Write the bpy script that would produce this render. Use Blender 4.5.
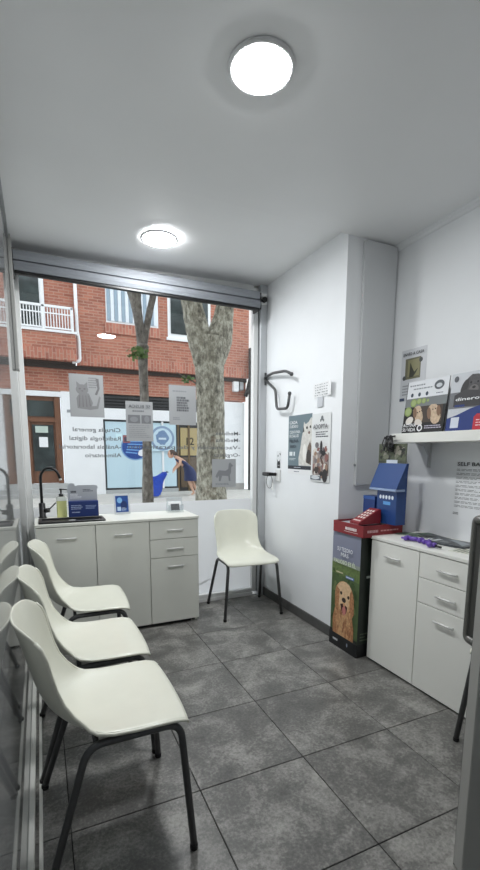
import bpy, bmesh, math, random
from mathutils import Vector, Matrix
random.seed(7)
for o in list(bpy.data.objects): bpy.data.objects.remove(o)
S = bpy.context.scene
COL = S.collection
PI = math.pi

# ------------------------------------------------------------------ camera
FPX, CX, CY = 437.2, 240.0, 517.4
YAW, PITCH, ROLL = .427, -.147, .0038
CAM = Vector((-.475, -.943, 1.247))
_f = Vector((math.sin(YAW)*math.cos(PITCH), math.cos(YAW)*math.cos(PITCH), math.sin(PITCH)))
_r0 = Vector((math.cos(YAW), -math.sin(YAW), 0)); _u0 = _r0.cross(_f)
_r = math.cos(ROLL)*_r0 + math.sin(ROLL)*_u0
_u = -math.sin(ROLL)*_r0 + math.cos(ROLL)*_u0
cd = bpy.data.cameras.new('camera'); cam = bpy.data.objects.new('camera', cd); COL.objects.link(cam)
m = Matrix.Identity(4)
for i in range(3):
    m[i][0] = _r[i]; m[i][1] = _u[i]; m[i][2] = -_f[i]; m[i][3] = CAM[i]
cam.matrix_world = m
cd.sensor_fit = 'VERTICAL'; cd.sensor_height = 36; cd.sensor_width = 36
cd.lens = FPX/870*36; cd.shift_y = (CY-435)/870; cd.clip_start = .02; cd.clip_end = 200
S.camera = cam

# ------------------------------------------------------------------ sky and exposure
W = bpy.data.worlds.new('overcast_sky'); S.world = W; W.use_nodes = True
W.node_tree.nodes['Background'].inputs[0].default_value = (.88, .94, 1, 1)
W.node_tree.nodes['Background'].inputs[1].default_value = 2.05
vs = S.view_settings
vs.view_transform = 'Standard'; vs.look = 'None'; vs.gamma = 1; vs.use_curve_mapping = False
vs.exposure = 0.12
LAMP = 180.0

# ------------------------------------------------------------------ helpers: pixels to points
def ray(px, py):
    return _r*((px-CX)/FPX) - _u*((py-CY)/FPX) + _f
def onY(px, py, Y):
    d = ray(px, py); return CAM + d*((Y-CAM.y)/d.y)
def onX(px, py, X):
    d = ray(px, py); return CAM + d*((X-CAM.x)/d.x)
def onZ(px, py, Z):
    d = ray(px, py); return CAM + d*((Z-CAM.z)/d.z)

# ------------------------------------------------------------------ helpers: materials
def lin(c):
    return tuple(((v/255)/12.92 if v/255 <= .04045 else ((v/255+.055)/1.055)**2.4) for v in c)
MATS = {}
def mat(name, rgb, rough=.5, metal=0, var=0, scale=8, spec=.5, bump=0, emit=0, stretch=None, coat=0):
    """plain procedural material; rgb in display values; var = lightness variation by noise"""
    if name in MATS: return MATS[name]
    M = bpy.data.materials.new(name); M.use_nodes = True; MATS[name] = M
    nt = M.node_tree; b = nt.nodes['Principled BSDF']; c = lin(rgb)
    b.inputs['Base Color'].default_value = (*c, 1); b.inputs['Roughness'].default_value = rough
    b.inputs['Metallic'].default_value = metal; b.inputs['Specular IOR Level'].default_value = spec
    b.inputs['Coat Weight'].default_value = coat
    if emit:
        b.inputs['Emission Color'].default_value = (*c, 1); b.inputs['Emission Strength'].default_value = emit
    if var or bump:
        tc = nt.nodes.new('ShaderNodeTexCoord'); n = nt.nodes.new('ShaderNodeTexNoise')
        n.inputs['Scale'].default_value = scale; n.inputs['Detail'].default_value = 5
        if stretch:
            mp = nt.nodes.new('ShaderNodeMapping'); mp.inputs['Scale'].default_value = stretch
            nt.links.new(tc.outputs['Object'], mp.inputs[0]); nt.links.new(mp.outputs[0], n.inputs['Vector'])
        else: nt.links.new(tc.outputs['Object'], n.inputs['Vector'])
        if var:
            r = nt.nodes.new('ShaderNodeValToRGB')
            r.color_ramp.elements[0].position = .3; r.color_ramp.elements[1].position = .7
            r.color_ramp.elements[0].color = (*[v*(1-var) for v in c], 1)
            r.color_ramp.elements[1].color = (*[min(1, v*(1+var)) for v in c], 1)
            nt.links.new(n.outputs['Fac'], r.inputs[0]); nt.links.new(r.outputs[0], b.inputs['Base Color'])
        if bump:
            bp = nt.nodes.new('ShaderNodeBump'); bp.inputs['Strength'].default_value = bump; bp.inputs['Distance'].default_value = .01
            nt.links.new(n.outputs['Fac'], bp.inputs['Height']); nt.links.new(bp.outputs[0], b.inputs['Normal'])
    return M
def glass_mat(name, tint=(1, 1, 1), boost=1.0, rough=0.0):
    """thin pane: see-through with Fresnel reflection"""
    M = bpy.data.materials.new(name); M.use_nodes = True; MATS[name] = M
    nt = M.node_tree; nt.nodes.clear()
    out = nt.nodes.new('ShaderNodeOutputMaterial'); mx = nt.nodes.new('ShaderNodeMixShader')
    tr = nt.nodes.new('ShaderNodeBsdfTransparent'); tr.inputs[0].default_value = (*tint, 1)
    gl = nt.nodes.new('ShaderNodeBsdfGlossy'); gl.inputs['Roughness'].default_value = rough
    fr = nt.nodes.new('ShaderNodeFresnel'); fr.inputs[0].default_value = 1.5
    mu = nt.nodes.new('ShaderNodeMath'); mu.operation = 'MULTIPLY'; mu.use_clamp = True; mu.inputs[1].default_value = boost
    ge = nt.nodes.new('ShaderNodeNewGeometry'); iv = nt.nodes.new('ShaderNodeMath'); iv.operation = 'SUBTRACT'; iv.inputs[0].default_value = 1   # only the outer faces reflect
    m2 = nt.nodes.new('ShaderNodeMath'); m2.operation = 'MULTIPLY'
    nt.links.new(ge.outputs['Backfacing'], iv.inputs[1]); nt.links.new(fr.outputs[0], mu.inputs[0])
    nt.links.new(mu.outputs[0], m2.inputs[0]); nt.links.new(iv.outputs[0], m2.inputs[1]); nt.links.new(m2.outputs[0], mx.inputs[0])
    nt.links.new(tr.outputs[0], mx.inputs[1]); nt.links.new(gl.outputs[0], mx.inputs[2]); nt.links.new(mx.outputs[0], out.inputs[0])
    return M
def brick_mat(name, a, b, mortar, bw=.24, bh=.065, upright=False):
    M = bpy.data.materials.new(name); M.use_nodes = True; MATS[name] = M
    nt = M.node_tree; p = nt.nodes['Principled BSDF']; p.inputs['Roughness'].default_value = .85
    tc = nt.nodes.new('ShaderNodeTexCoord'); sx = nt.nodes.new('ShaderNodeSeparateXYZ'); cx = nt.nodes.new('ShaderNodeCombineXYZ')
    nt.links.new(tc.outputs['Object'], sx.inputs[0])
    nt.links.new(sx.outputs[0], cx.inputs[1 if upright else 0]); nt.links.new(sx.outputs[2], cx.inputs[0 if upright else 1])
    br = nt.nodes.new('ShaderNodeTexBrick'); nt.links.new(cx.outputs[0], br.inputs['Vector'])
    br.inputs['Color1'].default_value = (*lin(a), 1); br.inputs['Color2'].default_value = (*lin(b), 1); br.inputs['Mortar'].default_value = (*lin(mortar), 1)
    br.inputs['Scale'].default_value = 1; br.inputs['Mortar Size'].default_value = .011; br.inputs['Brick Width'].default_value = bw; br.inputs['Row Height'].default_value = bh
    n = nt.nodes.new('ShaderNodeTexNoise'); n.inputs['Scale'].default_value = 1.5; n.inputs['Detail'].default_value = 6
    nt.links.new(tc.outputs['Object'], n.inputs['Vector'])
    mx = nt.nodes.new('ShaderNodeMixRGB'); mx.blend_type = 'OVERLAY'; mx.inputs[0].default_value = .25
    nt.links.new(br.outputs['Color'], mx.inputs[1]); nt.links.new(n.outputs['Fac'], mx.inputs[2]); nt.links.new(mx.outputs[0], p.inputs['Base Color'])
    bp = nt.nodes.new('ShaderNodeBump'); bp.inputs['Strength'].default_value = .6; bp.invert = True
    nt.links.new(br.outputs['Fac'], bp.inputs['Height']); nt.links.new(bp.outputs[0], p.inputs['Normal'])
    return M
def tile_mat(name):
    M = bpy.data.materials.new(name); M.use_nodes = True; MATS[name] = M
    nt = M.node_tree; p = nt.nodes['Principled BSDF']
    tc = nt.nodes.new('ShaderNodeTexCoord'); oi = nt.nodes.new('ShaderNodeObjectInfo')
    mp = nt.nodes.new('ShaderNodeMapping'); cb = nt.nodes.new('ShaderNodeCombineXYZ')
    mul = nt.nodes.new('ShaderNodeMath'); mul.operation = 'MULTIPLY'; mul.inputs[1].default_value = 40
    nt.links.new(oi.outputs['Random'], mul.inputs[0]); nt.links.new(mul.outputs[0], cb.inputs[0]); nt.links.new(mul.outputs[0], cb.inputs[2])
    nt.links.new(tc.outputs['Object'], mp.inputs[0]); nt.links.new(cb.outputs[0], mp.inputs['Location'])
    def noise(sc, det, rg=.6, dist=0):
        n = nt.nodes.new('ShaderNodeTexNoise'); n.inputs['Scale'].default_value = sc; n.inputs['Detail'].default_value = det
        n.inputs['Roughness'].default_value = rg; n.inputs['Distortion'].default_value = dist
        nt.links.new(mp.outputs[0], n.inputs['Vector']); return n
    n1 = noise(5, 8, .65, .4); n2 = noise(90, 3, .7)
    add = nt.nodes.new('ShaderNodeMath'); add.operation = 'MULTIPLY_ADD'; add.inputs[1].default_value = .55
    nt.links.new(n2.outputs['Fac'], add.inputs[0]); nt.links.new(n1.outputs['Fac'], add.inputs[2])
    r = nt.nodes.new('ShaderNodeValToRGB'); e = r.color_ramp.elements
    e[0].position = .53; e[0].color = (*lin((74, 73, 71)), 1); e[1].position = .98; e[1].color = (*lin((158, 156, 151)), 1)
    e2 = e.new(.74); e2.color = (*lin((102, 101, 98)), 1)
    nt.links.new(add.outputs[0], r.inputs[0]); nt.links.new(r.outputs[0], p.inputs['Base Color'])
    rr = nt.nodes.new('ShaderNodeMapRange'); rr.inputs[3].default_value = .3; rr.inputs[4].default_value = .48
    nt.links.new(n1.outputs['Fac'], rr.inputs[0]); nt.links.new(rr.outputs[0], p.inputs['Roughness'])
    bp = nt.nodes.new('ShaderNodeBump'); bp.inputs['Strength'].default_value = .08; bp.inputs['Distance'].default_value = .004
    nt.links.new(add.outputs[0], bp.inputs['Height']); nt.links.new(bp.outputs[0], p.inputs['Normal'])
    return M
def bark_mat(name, base, light, dark, sc):
    M = bpy.data.materials.new(name); M.use_nodes = True; MATS[name] = M
    nt = M.node_tree; p = nt.nodes['Principled BSDF']; p.inputs['Roughness'].default_value = .9
    tc = nt.nodes.new('ShaderNodeTexCoord'); mp = nt.nodes.new('ShaderNodeMapping'); mp.inputs['Scale'].default_value = (1, 1, .55)
    nt.links.new(tc.outputs['Object'], mp.inputs[0])
    v = nt.nodes.new('ShaderNodeTexNoise'); v.inputs['Scale'].default_value = sc; v.inputs['Detail'].default_value = 7; v.inputs['Roughness'].default_value = .7
    nt.links.new(mp.outputs[0], v.inputs['Vector'])
    r = nt.nodes.new('ShaderNodeValToRGB'); e = r.color_ramp.elements
    e[0].position = .36; e[0].color = (*lin(dark), 1); e[1].position = .64; e[1].color = (*lin(light), 1)
    k = e.new(.5); k.color = (*lin(base), 1)
    nt.links.new(v.outputs['Fac'], r.inputs[0]); nt.links.new(r.outputs[0], p.inputs['Base Color'])
    bp = nt.nodes.new('ShaderNodeBump'); bp.inputs['Strength'].default_value = .7; bp.inputs['Distance'].default_value = .02
    nt.links.new(v.outputs['Fac'], bp.inputs['Height']); nt.links.new(bp.outputs[0], p.inputs['Normal'])
    return M

# ------------------------------------------------------------------ helpers: meshes
def BM(): return bmesh.new()
def box(bm, a, b, bev=0, seg=2, mi=0):
    """axis box from corner a to corner b, optionally bevelled"""
    vs_ = [bm.verts.new((x, y, z)) for x in (a[0], b[0]) for y in (a[1], b[1]) for z in (a[2], b[2])]
    fs = []
    for q in ((0, 1, 3, 2), (4, 6, 7, 5), (0, 4, 5, 1), (2, 3, 7, 6), (0, 2, 6, 4), (1, 5, 7, 3)):
        f = bm.faces.new([vs_[i] for i in q]); f.material_index = mi; fs.append(f)
    bmesh.ops.recalc_face_normals(bm, faces=fs)
    if bev:
        es = list({e for f in fs for e in f.edges})
        r = bmesh.ops.bevel(bm, geom=es, offset=bev, segments=seg, affect='EDGES', profile=.6)
        for f in r['faces']: f.material_index = mi
    return bm
def prism(bm, pts, h0, h1, axis='Z', mi=0):
    """extrude 2D polygon between h0 and h1 along axis"""
    def P(p, h):
        if axis == 'Z': return (p[0], p[1], h)
        if axis == 'Y': return (p[0], h, p[1])
        return (h, p[0], p[1])
    a = [bm.verts.new(P(p, h0)) for p in pts]; b = [bm.verts.new(P(p, h1)) for p in pts]; n = len(pts)
    fs = [bm.faces.new(a), bm.faces.new(b[::-1])]
    for i in range(n): fs.append(bm.faces.new((a[i], b[i], b[(i+1) % n], a[(i+1) % n])))
    for f in fs: f.material_index = mi
    bmesh.ops.recalc_face_normals(bm, faces=fs); return bm
def fillet(pts, r, n=5):
    pts = [Vector(p) for p in pts]; out = [pts[0]]
    for i in range(1, len(pts)-1):
        p, a, b = pts[i], pts[i-1], pts[i+1]; d1 = (a-p); d2 = (b-p)
        k = min(r, d1.length*.48, d2.length*.48); s = p+d1.normalized()*k; e = p+d2.normalized()*k
        for j in range(n+1):
            t = j/n; out.append((1-t)**2*s + 2*t*(1-t)*p + t*t*e)
    out.append(pts[-1]); return out
def tube(bm, path, rad, n=10, caps=True, mi=0):
    path = [Vector(p) for p in path]; L = len(path)
    rad = rad if isinstance(rad, (list, tuple)) else [rad]*L
    T = [(path[min(i+1, L-1)]-path[max(i-1, 0)]).normalized() for i in range(L)]
    ref = Vector((0, 0, 1)) if abs(T[0].z) < .9 else Vector((1, 0, 0))
    N = (ref - T[0]*ref.dot(T[0])).normalized(); rings = []
    for i in range(L):
        N = (N - T[i]*N.dot(T[i])).normalized(); B = T[i].cross(N)
        rings.append([bm.verts.new(path[i] + (N*math.cos(2*PI*k/n) + B*math.sin(2*PI*k/n))*rad[i]) for k in range(n)])
    fs = []
    for i in range(L-1):
        for k in range(n):
            f = bm.faces.new((rings[i][k], rings[i][(k+1) % n], rings[i+1][(k+1) % n], rings[i+1][k])); f.smooth = True; f.material_index = mi; fs.append(f)
    if caps:
        for q in (bm.faces.new(rings[0][::-1]), bm.faces.new(rings[-1])): q.material_index = mi
    return bm
def lathe(bm, prof, c=(0, 0, 0), n=28, smooth=True, mi=0):
    rings = []
    for r, z in prof:
        if r < 1e-6: rings.append([bm.verts.new((c[0], c[1], c[2]+z))])
        else: rings.append([bm.verts.new((c[0]+r*math.cos(2*PI*k/n), c[1]+r*math.sin(2*PI*k/n), c[2]+z)) for k in range(n)])
    fs = []
    for a, b in zip(rings, rings[1:]):
        for k in range(n):
            q = [a[k % len(a)], a[(k+1) % len(a)], b[(k+1) % len(b)], b[k % len(b)]]
            u = []
            for v in q:
                if v not in u: u.append(v)
            if len(u) > 2:
                f = bm.faces.new(u); f.smooth = smooth; f.material_index = mi; fs.append(f)
    bmesh.ops.recalc_face_normals(bm, faces=fs); return bm
def obj(name, bm, mats, parent=None, loc=None, rotz=0, smooth=False):
    me = bpy.data.meshes.new(name)
    if smooth:
        for f in bm.faces: f.smooth = True
    bm.to_mesh(me); bm.free()
    for M in (mats if isinstance(mats, (list, tuple)) else [mats]): me.materials.append(M)
    o = bpy.data.objects.new(name, me); COL.objects.link(o)
    if parent: o.parent = parent
    if loc is not None: o.location = loc
    if rotz: o.rotation_euler = (0, 0, rotz)
    return o
def tag(o, label, cat, group=None):
    o['label'] = label; o['category'] = cat
    if group: o['group'] = group
    return o
def thing(name, label, cat, loc=(0, 0, 0), rotz=0, group=None):
    o = bpy.data.objects.new(name, None); COL.objects.link(o); o.empty_display_size = .05
    o.location = loc; o.rotation_euler = (0, 0, rotz); return tag(o, label, cat, group)
def struct(name, bm, M, parent=None, label=None):
    o = obj(name, bm, M, parent)
    if not parent: o['kind'] = 'structure'
    if label: o['label'] = label
    return o
def struct_empty(name, label=None):
    o = bpy.data.objects.new(name, None); COL.objects.link(o); o['kind'] = 'structure'
    if label: o['label'] = label
    return o
def dup(root, loc, rotz, label, group=None):
    r = root.copy(); COL.objects.link(r); r.location = loc; r.rotation_euler = (0, 0, rotz); r['label'] = label
    if group: r['group'] = group
    for ch in list(root.children):
        c = ch.copy(); COL.objects.link(c); c.parent = r
        for g in list(ch.children):
            d = g.copy(); COL.objects.link(d); d.parent = c
    return r

# ------------------------------------------------------------------ helpers: prints and lettering
NOISY = {(206, 162, 118): (.22, 60), (178, 126, 88): (.3, 70), (226, 192, 152): (.12, 60), (64, 86, 48): (.3, 60), (90, 112, 66): (.3, 60), (104, 124, 72): (.25, 50), (196, 172, 146): (.2, 60), (208, 206, 200): (.14, 40), (74, 72, 74): (.3, 50), (86, 92, 74): (.4, 50)}
def pm(rgb):
    if rgb in NOISY: return mat('ink_%d_%d_%d' % rgb, rgb, .55, var=NOISY[rgb][0], scale=NOISY[rgb][1])
    return mat('ink_%d_%d_%d' % rgb, rgb, .55)
class Print:
    """flat print on a panel: local x right, y up, z out of the panel; every layer a hair above the last"""
    def __init__(s): s.bm = BM(); s.m = []; s.z = .0006
    def mi(s, c):
        M = pm(c)
        if M not in s.m: s.m.append(M)
        return s.m.index(M)
    def poly(s, pts, c):
        f = s.bm.faces.new([s.bm.verts.new((x, y, s.z)) for x, y in pts]); f.material_index = s.mi(c)
        f.normal_update()
        if f.normal.z < 0: f.normal_flip()
        s.z += .00008
    def rect(s, x0, y0, x1, y1, c): s.poly([(x0, y0), (x1, y0), (x1, y1), (x0, y1)], c)
    def ell(s, cx, cy, rx, ry, c, rot=0, n=18, j=0):
        p = []
        for k in range(n):
            a = 2*PI*k/n; q = 1+random.uniform(-j, j); x = rx*q*math.cos(a); y = ry*q*math.sin(a)
            p.append((cx+x*math.cos(rot)-y*math.sin(rot), cy+x*math.sin(rot)+y*math.cos(rot)))
        s.poly(p, c)
    def lines(s, x0, y0, x1, y1, n, c, fill=.45, ragged=.35):
        """rows of print too small to read"""
        h = (y1-y0)/n
        for i in range(n):
            y = y1-(i+.5)*h; x = x0
            end = x1-(x1-x0)*random.uniform(0, ragged)
            while x < end:
                w = min(random.uniform(.05, .16)*(x1-x0), end-x)
                s.rect(x, y-h*fill/2, x+w, y+h*fill/2, c); x += w+(x1-x0)*.025
                s.z -= .00008
            s.z += .00002
    def done(s, parent, name='print'): return obj(name, s.bm, s.m, parent)
def text(parent, items, name='lettering', mirror=False, z=.0045):
    """items: (body, x, y, height, colour, width or None, align) -> one lettering mesh under parent"""
    bm = BM(); ms = []
    for body, x, y, h, c, w, al in items:
        cu = bpy.data.curves.new('t', 'FONT'); cu.body = body; cu.size = 1; cu.resolution_u = 2; cu.offset = .014
        t = bpy.data.objects.new('t', cu); COL.objects.link(t)
        bpy.context.view_layer.update(); dg = bpy.context.evaluated_depsgraph_get()
        me = bpy.data.meshes.new_from_object(t.evaluated_get(dg))
        xs = [v.co.x for v in me.vertices]; x0, x1 = min(xs), max(xs)
        sy = h/.72; sx = sy if not w else w/(x1-x0)
        off = {'L': 0, 'C': -(x1-x0)/2, 'R': -(x1-x0)}[al]
        M = pm(c)
        if M not in ms: ms.append(M)
        k = ms.index(M); n0 = len(bm.faces)
        for v in me.vertices:
            X = (v.co.x-x0+off)*sx; v.co = (x+(-X if mirror else X), y+v.co.y*sy, z)
        bm.from_mesh(me); bm.faces.ensure_lookup_table()
        for f in bm.faces[n0:]: f.material_index = k
        bpy.data.objects.remove(t); bpy.data.curves.remove(cu); bpy.data.meshes.remove(me)
    return obj(name, bm, ms, parent)
def panel(name, label, cat, o, xdir, ydir, w, h, M, thick=.0008, group=None, parent=None):
    """flat sheet: o = lower left corner, xdir right and ydir up as read from its face"""
    X = Vector(xdir).normalized(); Y = Vector(ydir).normalized(); Z = X.cross(Y).normalized(); Y = Z.cross(X)
    b = BM(); box(b, (0, 0, -thick), (w, h, 0)); p = obj(name, b, M, parent)
    mm = Matrix.Identity(4)
    for i in range(3): mm[i][0] = X[i]; mm[i][1] = Y[i]; mm[i][2] = Z[i]; mm[i][3] = o[i]
    p.matrix_local = mm
    if label: tag(p, label, cat, group)
    return p

# ------------------------------------------------------------------ materials
wall_w = mat('white_plaster', (236, 238, 240), .6, var=.02, scale=3, bump=.04)
ceil_w = mat('ceiling_paint', (240, 241, 242), .55, var=.02, scale=2)
alu = mat('grey_aluminium', (165, 168, 170), .35, .7, var=.04, scale=20)
alu_w = mat('white_lacquered_aluminium', (228, 229, 228), .3)
alu_dk = mat('door_grey_aluminium', (172, 172, 168), .45)
rail_w = mat('pale_floor_rail', (234, 234, 228), .3)
rub = mat('black_rubber', (22, 22, 23), .7)
baseb = mat('dark_grey_skirting', (82, 82, 81), .45, var=.12, scale=18)
grout = mat('dark_grout', (44, 44, 43), .9)
tilem = tile_mat('mottled_grey_tile')
blind_a = mat('blind_grey', (124, 128, 134), .6); blind_b = mat('blind_light_grey', (136, 140, 146), .6)
lam = mat('white_laminate', (222, 223, 215), .38, var=.015, scale=6)
lam2 = mat('warm_white_laminate', (236, 236, 230), .4)
chrome = mat('brushed_nickel', (218, 218, 216), .3, .25)
shell_m = mat('cream_moulded_plastic', (229, 229, 215), .28, var=.02, scale=12, coat=.15)
steel = mat('dark_steel_tube', (84, 85, 86), .38, .4)
glass = glass_mat('clear_glass', (.97, .98, .98), 1.3)
pglass = glass_mat('partition_glass', (.78, .8, .81), 1.0, .03)
_nt = pglass.node_tree; _t = [n for n in _nt.nodes if n.type == 'BSDF_TRANSPARENT'][0]; _m = [n for n in _nt.nodes if n.type == 'MIX_SHADER'][0]
_d = _nt.nodes.new('ShaderNodeBsdfDiffuse'); _d.inputs[0].default_value = (.62, .63, .63, 1); _x = _nt.nodes.new('ShaderNodeMixShader'); _x.inputs[0].default_value = .4
_nt.links.new(_t.outputs[0], _x.inputs[1]); _nt.links.new(_d.outputs[0], _x.inputs[2]); _nt.links.new(_x.outputs[0], _m.inputs[1])
paper = mat('white_paper', (236, 237, 238), .7)
black = mat('matt_black', (18, 18, 19), .4)

XL, XR, XW, YF, YP, ZC = -.578, 1.275, 1.66, 2.415, 1.36, 2.535
YB = -2.0

# ------------------------------------------------------------------ the room
fl = struct('floor', box(BM(), (-2.2, YB, -.12), (XW+.14, YF+.03, -.0045)), grout)
T = .45; meshes = {}
for i in range(-5, 5):
    for j in range(-6, 7):
        x0, x1 = max(i*T, -2.2)+.0016, min((i+1)*T, XW)-.0016
        y0, y1 = max(j*T, YB)+.0016, min((j+1)*T, YF)-.0016
        if x1-x0 < .02 or y1-y0 < .02: continue
        key = (round(x1-x0, 3), round(y1-y0, 3)); c = ((x0+x1)/2, (y0+y1)/2, 0)
        if key in meshes:
            t = bpy.data.objects.new('tile', meshes[key]); COL.objects.link(t); t.parent = fl; t.location = c
        else:
            hx, hy = (x1-x0)/2, (y1-y0)/2
            t = obj('tile', box(BM(), (-hx, -hy, -.009), (hx, hy, 0), .0015, 1), tilem, fl, c); meshes[key] = t.data

b = BM(); box(b, (-2.2, YB, ZC), (XW+.14, YP, ZC+.2))
# the ceiling beyond the pillar rises a little towards the right
vsx = [(-2.2, YP, ZC), (XL, YP, ZC), (.15, YP, ZC), (XR+.2, YP, ZC+.045), (XR+.2, YF+.02, ZC+.052), (.15, YF+.02, ZC+.01), (XL, YF+.02, ZC), (-2.2, YF+.02, ZC)]
vv = [b.verts.new(v) for v in vsx]
for q in ((0, 1, 6, 7), (1, 2, 5, 6), (2, 3, 4, 5)): b.faces.new([vv[k] for k in q])
tp = BM(); tp.free()
box(b, (-2.2, YP, ZC+.08), (XW+.14, YF+.02, ZC+.2))
struct('ceiling', b, ceil_w)
struct('wall_right', box(BM(), (XW, YB, 0), (XW+.14, YP, ZC)), wall_w)
b = BM(); box(b, (XR, YP, 0), (XW+.14, YF+.14, ZC+.08))
struct('wall_pillar', b, wall_w)
struct('wall_back', box(BM(), (-2.2, YB-.12, 0), (XW+.14, YB, ZC)), wall_w)
struct('wall_corridor', box(BM(), (-2.3, YB, 0), (-2.2, YF+.14, ZC)), mat('grey_corridor_paint', (214, 216, 218), .6))
b = BM()
box(b, (-6, YF+.02, ZC-.005), (7, YF+.16, 9)); box(b, (-6, YF+.02, -.15), (-.60, YF+.16, ZC-.005)); box(b, (XR, YF+.141, -.15), (7, YF+.16, ZC-.005))
struct('wall_front', b, mat('street_side_render', (190, 188, 182), .8, var=.05))
b = BM(); box(b, (XR-.011, YP+.004, 0), (XR, YF-.005, .072), .002, 1); struct('baseboard_right', b, baseb)
b = BM(); prism(b, [(XW, ZC), (XW-.03, ZC), (XW-.026, ZC-.008), (XW-.014, ZC-.014), (XW-.008, ZC-.026), (XW, ZC-.03)], YB, YP, 'Y'); struct('trim_1', b, wall_w, label='thin white cove moulding along right wall')
b = BM(); prism(b, [(XW, YP), (XW, YP-.012), (XW-.012, YP)], 1.0, ZC, 'Z'); struct('trim_2', b, wall_w)

# glass partition on the left with its rail
pl = struct_empty('wall_left', 'clear glass partition with pale aluminium floor rail')
obj('glass_pane', box(BM(), (XL-.008, -.35, .02), (XL, YF-.045, ZC)), pglass, pl)
obj('glass_pane', box(BM(), (XL-.008, YB, .02), (XL, -.352, ZC)), pglass, pl)
b = BM(); box(b, (XL+.001, YB, 0), (XL+.019, YF-.05, .03), .002, 1); obj('floor_rail', b, rail_w, pl)
b = BM(); box(b, (XL+.031, YB, 0), (XL+.043, YF-.4, .007), .002, 1); obj('floor_rail', b, rail_w, pl)
b = BM(); box(b, (XL-.012, YF-.045, 0), (XL+.006, YF+.02, ZC), .002, 1); obj('stile', b, alu_w, pl)
b = BM(); box(b, (XL-.012, YB, ZC-.03), (XL+.01, YF-.045, ZC), .002, 1); obj('top_rail', b, alu, pl)
cc = obj('cable_cover', box(BM(), (XL+.001, 2.19, 1.755), (XL+.02, 2.29, 2.53), .002, 1), mat('taupe_grey_plastic', (158, 158, 155), .5))
tag(cc, 'narrow grey cover strip beside the blind on the glass partition', 'cable cover')

# shop window: frame, clear pane, frosted lower part
wn = struct_empty('window_1', 'shop window with frosted lower part and white frame')
SILL = .858
def wbar(name, a, b_, M=alu_w): return obj(name, box(BM(), a, b_, .002, 1), M, wn)
wbar('frame_jamb', (XL+.007, YF-.012, 0), (-.535, YF+.045, ZC))
wbar('frame_jamb', (1.168, YF-.004, .03), (1.208, YF+.045, ZC+.02))
wbar('frame_post', (1.214, YF-.035, .0), (1.274, YF+.10, ZC+.04), mat('pale_grey_post', (190, 193, 196), .35, .2))
wbar('gasket', (1.2085, YF-.001, .03), (1.2135, YF+.05, ZC), rub)
wbar('frame_head', (-.535, YF-.0, 2.40), (1.168, YF+.045, ZC+.04))
wbar('frame_sill', (-.535, YF-.012, .0), (1.168, YF+.045, .03))
wbar('bottom_rail', (-.535, YF-.006, .034), (1.168, YF+.06, .062))
obj('glass_pane', box(BM(), (-.535, YF+.03, .062), (1.168, YF+.038, 2.40)), glass, wn)
frost = mat('frosted_film', (226, 227, 230), .55)
_nt = frost.node_tree; _p = _nt.nodes['Principled BSDF']; _o = _nt.nodes['Material Output']; _t = _nt.nodes.new('ShaderNodeBsdfTranslucent'); _t.inputs[0].default_value = (.86, .87, .88, 1)
_x = _nt.nodes.new('ShaderNodeMixShader'); _x.inputs[0].default_value = .5
_nt.links.new(_p.outputs[0], _x.inputs[1]); _nt.links.new(_t.outputs[0], _x.inputs[2]); _nt.links.new(_x.outputs[0], _o.inputs[0])
b = BM(); b.faces.new([b.verts.new(v) for v in ((-.535, YF+.0285, .062), (1.168, YF+.0285, .062), (1.168, YF+.0285, SILL), (-.535, YF+.0285, SILL))]); obj('frosted_film', b, frost, wn)
YG = YF+.0262
# picture traces left on the frosted film
p = Print()
def wxz(px, py): q = onY(px, py, YG); return q
fp = panel('film_drawing', None, None, (.58, YG, .12), (1, 0, 0), (0, 0, 1), .002, .002, frost, .0004, parent=wn)
for pts in ([(0, .02), (.05, .05), (.1, .03), (.15, .05), (.22, .07), (.3, .075), (.2, .055), (.12, .02), (.05, .0)], [(0, .06), (.05, .16), (.08, .17), (.06, .09)]):
    p.poly(pts, (240, 241, 243))
p.done(fp)

# roller blind
rb = thing('roller_blind', 'grey roller blind cassette across the top of the shop window', 'blind', (.3, 2.29, 2.32))
def loc(o, root): o.location = -Vector(root.location); return o
b = BM(); prism(b, [(2.275, 2.425), (2.27, 2.45), (2.275, 2.478), (2.30, 2.49), (2.405, 2.49), (2.405, 2.425)], -.558, 1.155, 'X'); loc(obj('cassette', b, blind_b, rb), rb)
b = BM(); prism(b, [(2.262, 2.3585), (2.255, 2.383), (2.262, 2.41), (2.285, 2.423), (2.345, 2.423), (2.335, 2.3585)], -.553, 1.150, 'X'); loc(obj('roll_cover', b, blind_a, rb), rb)
b = BM(); box(b, (-.55, 2.268, 2.340), (1.148, 2.298, 2.358), .003, 1); loc(obj('dark_gap_bar', b, black, rb), rb)  # black strip standing in for the dark gap beneath the blind
b = BM(); box(b, (-.566, 2.262, 2.345), (-.5535, 2.40, 2.487), .002, 1); loc(obj('end_bracket', b, black, rb), rb)
b = BM(); box(b, (1.1505, 2.27, 2.35), (1.164, 2.40, 2.475), .002, 1); loc(obj('end_bracket', b, black, rb), rb)
bp = thing('blind_pulley', 'small black pulley on a white bracket at the window corner', 'pulley', (1.225, 2.378, 2.45))
b = BM(); box(b, (-.02, -.028, -.03), (.03, -.0, .05), .004, 1); obj('bracket', b, alu_w, bp)
b = BM(); tube(b, [(0, -.028, 0), (0, -.05, 0)], .021, 16); obj('wheel', b, black, bp)
b = BM(); tube(b, [(-.055, -.035, .003), (-.02, -.04, 0)], .006, 8); obj('axle', b, black, bp)

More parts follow.
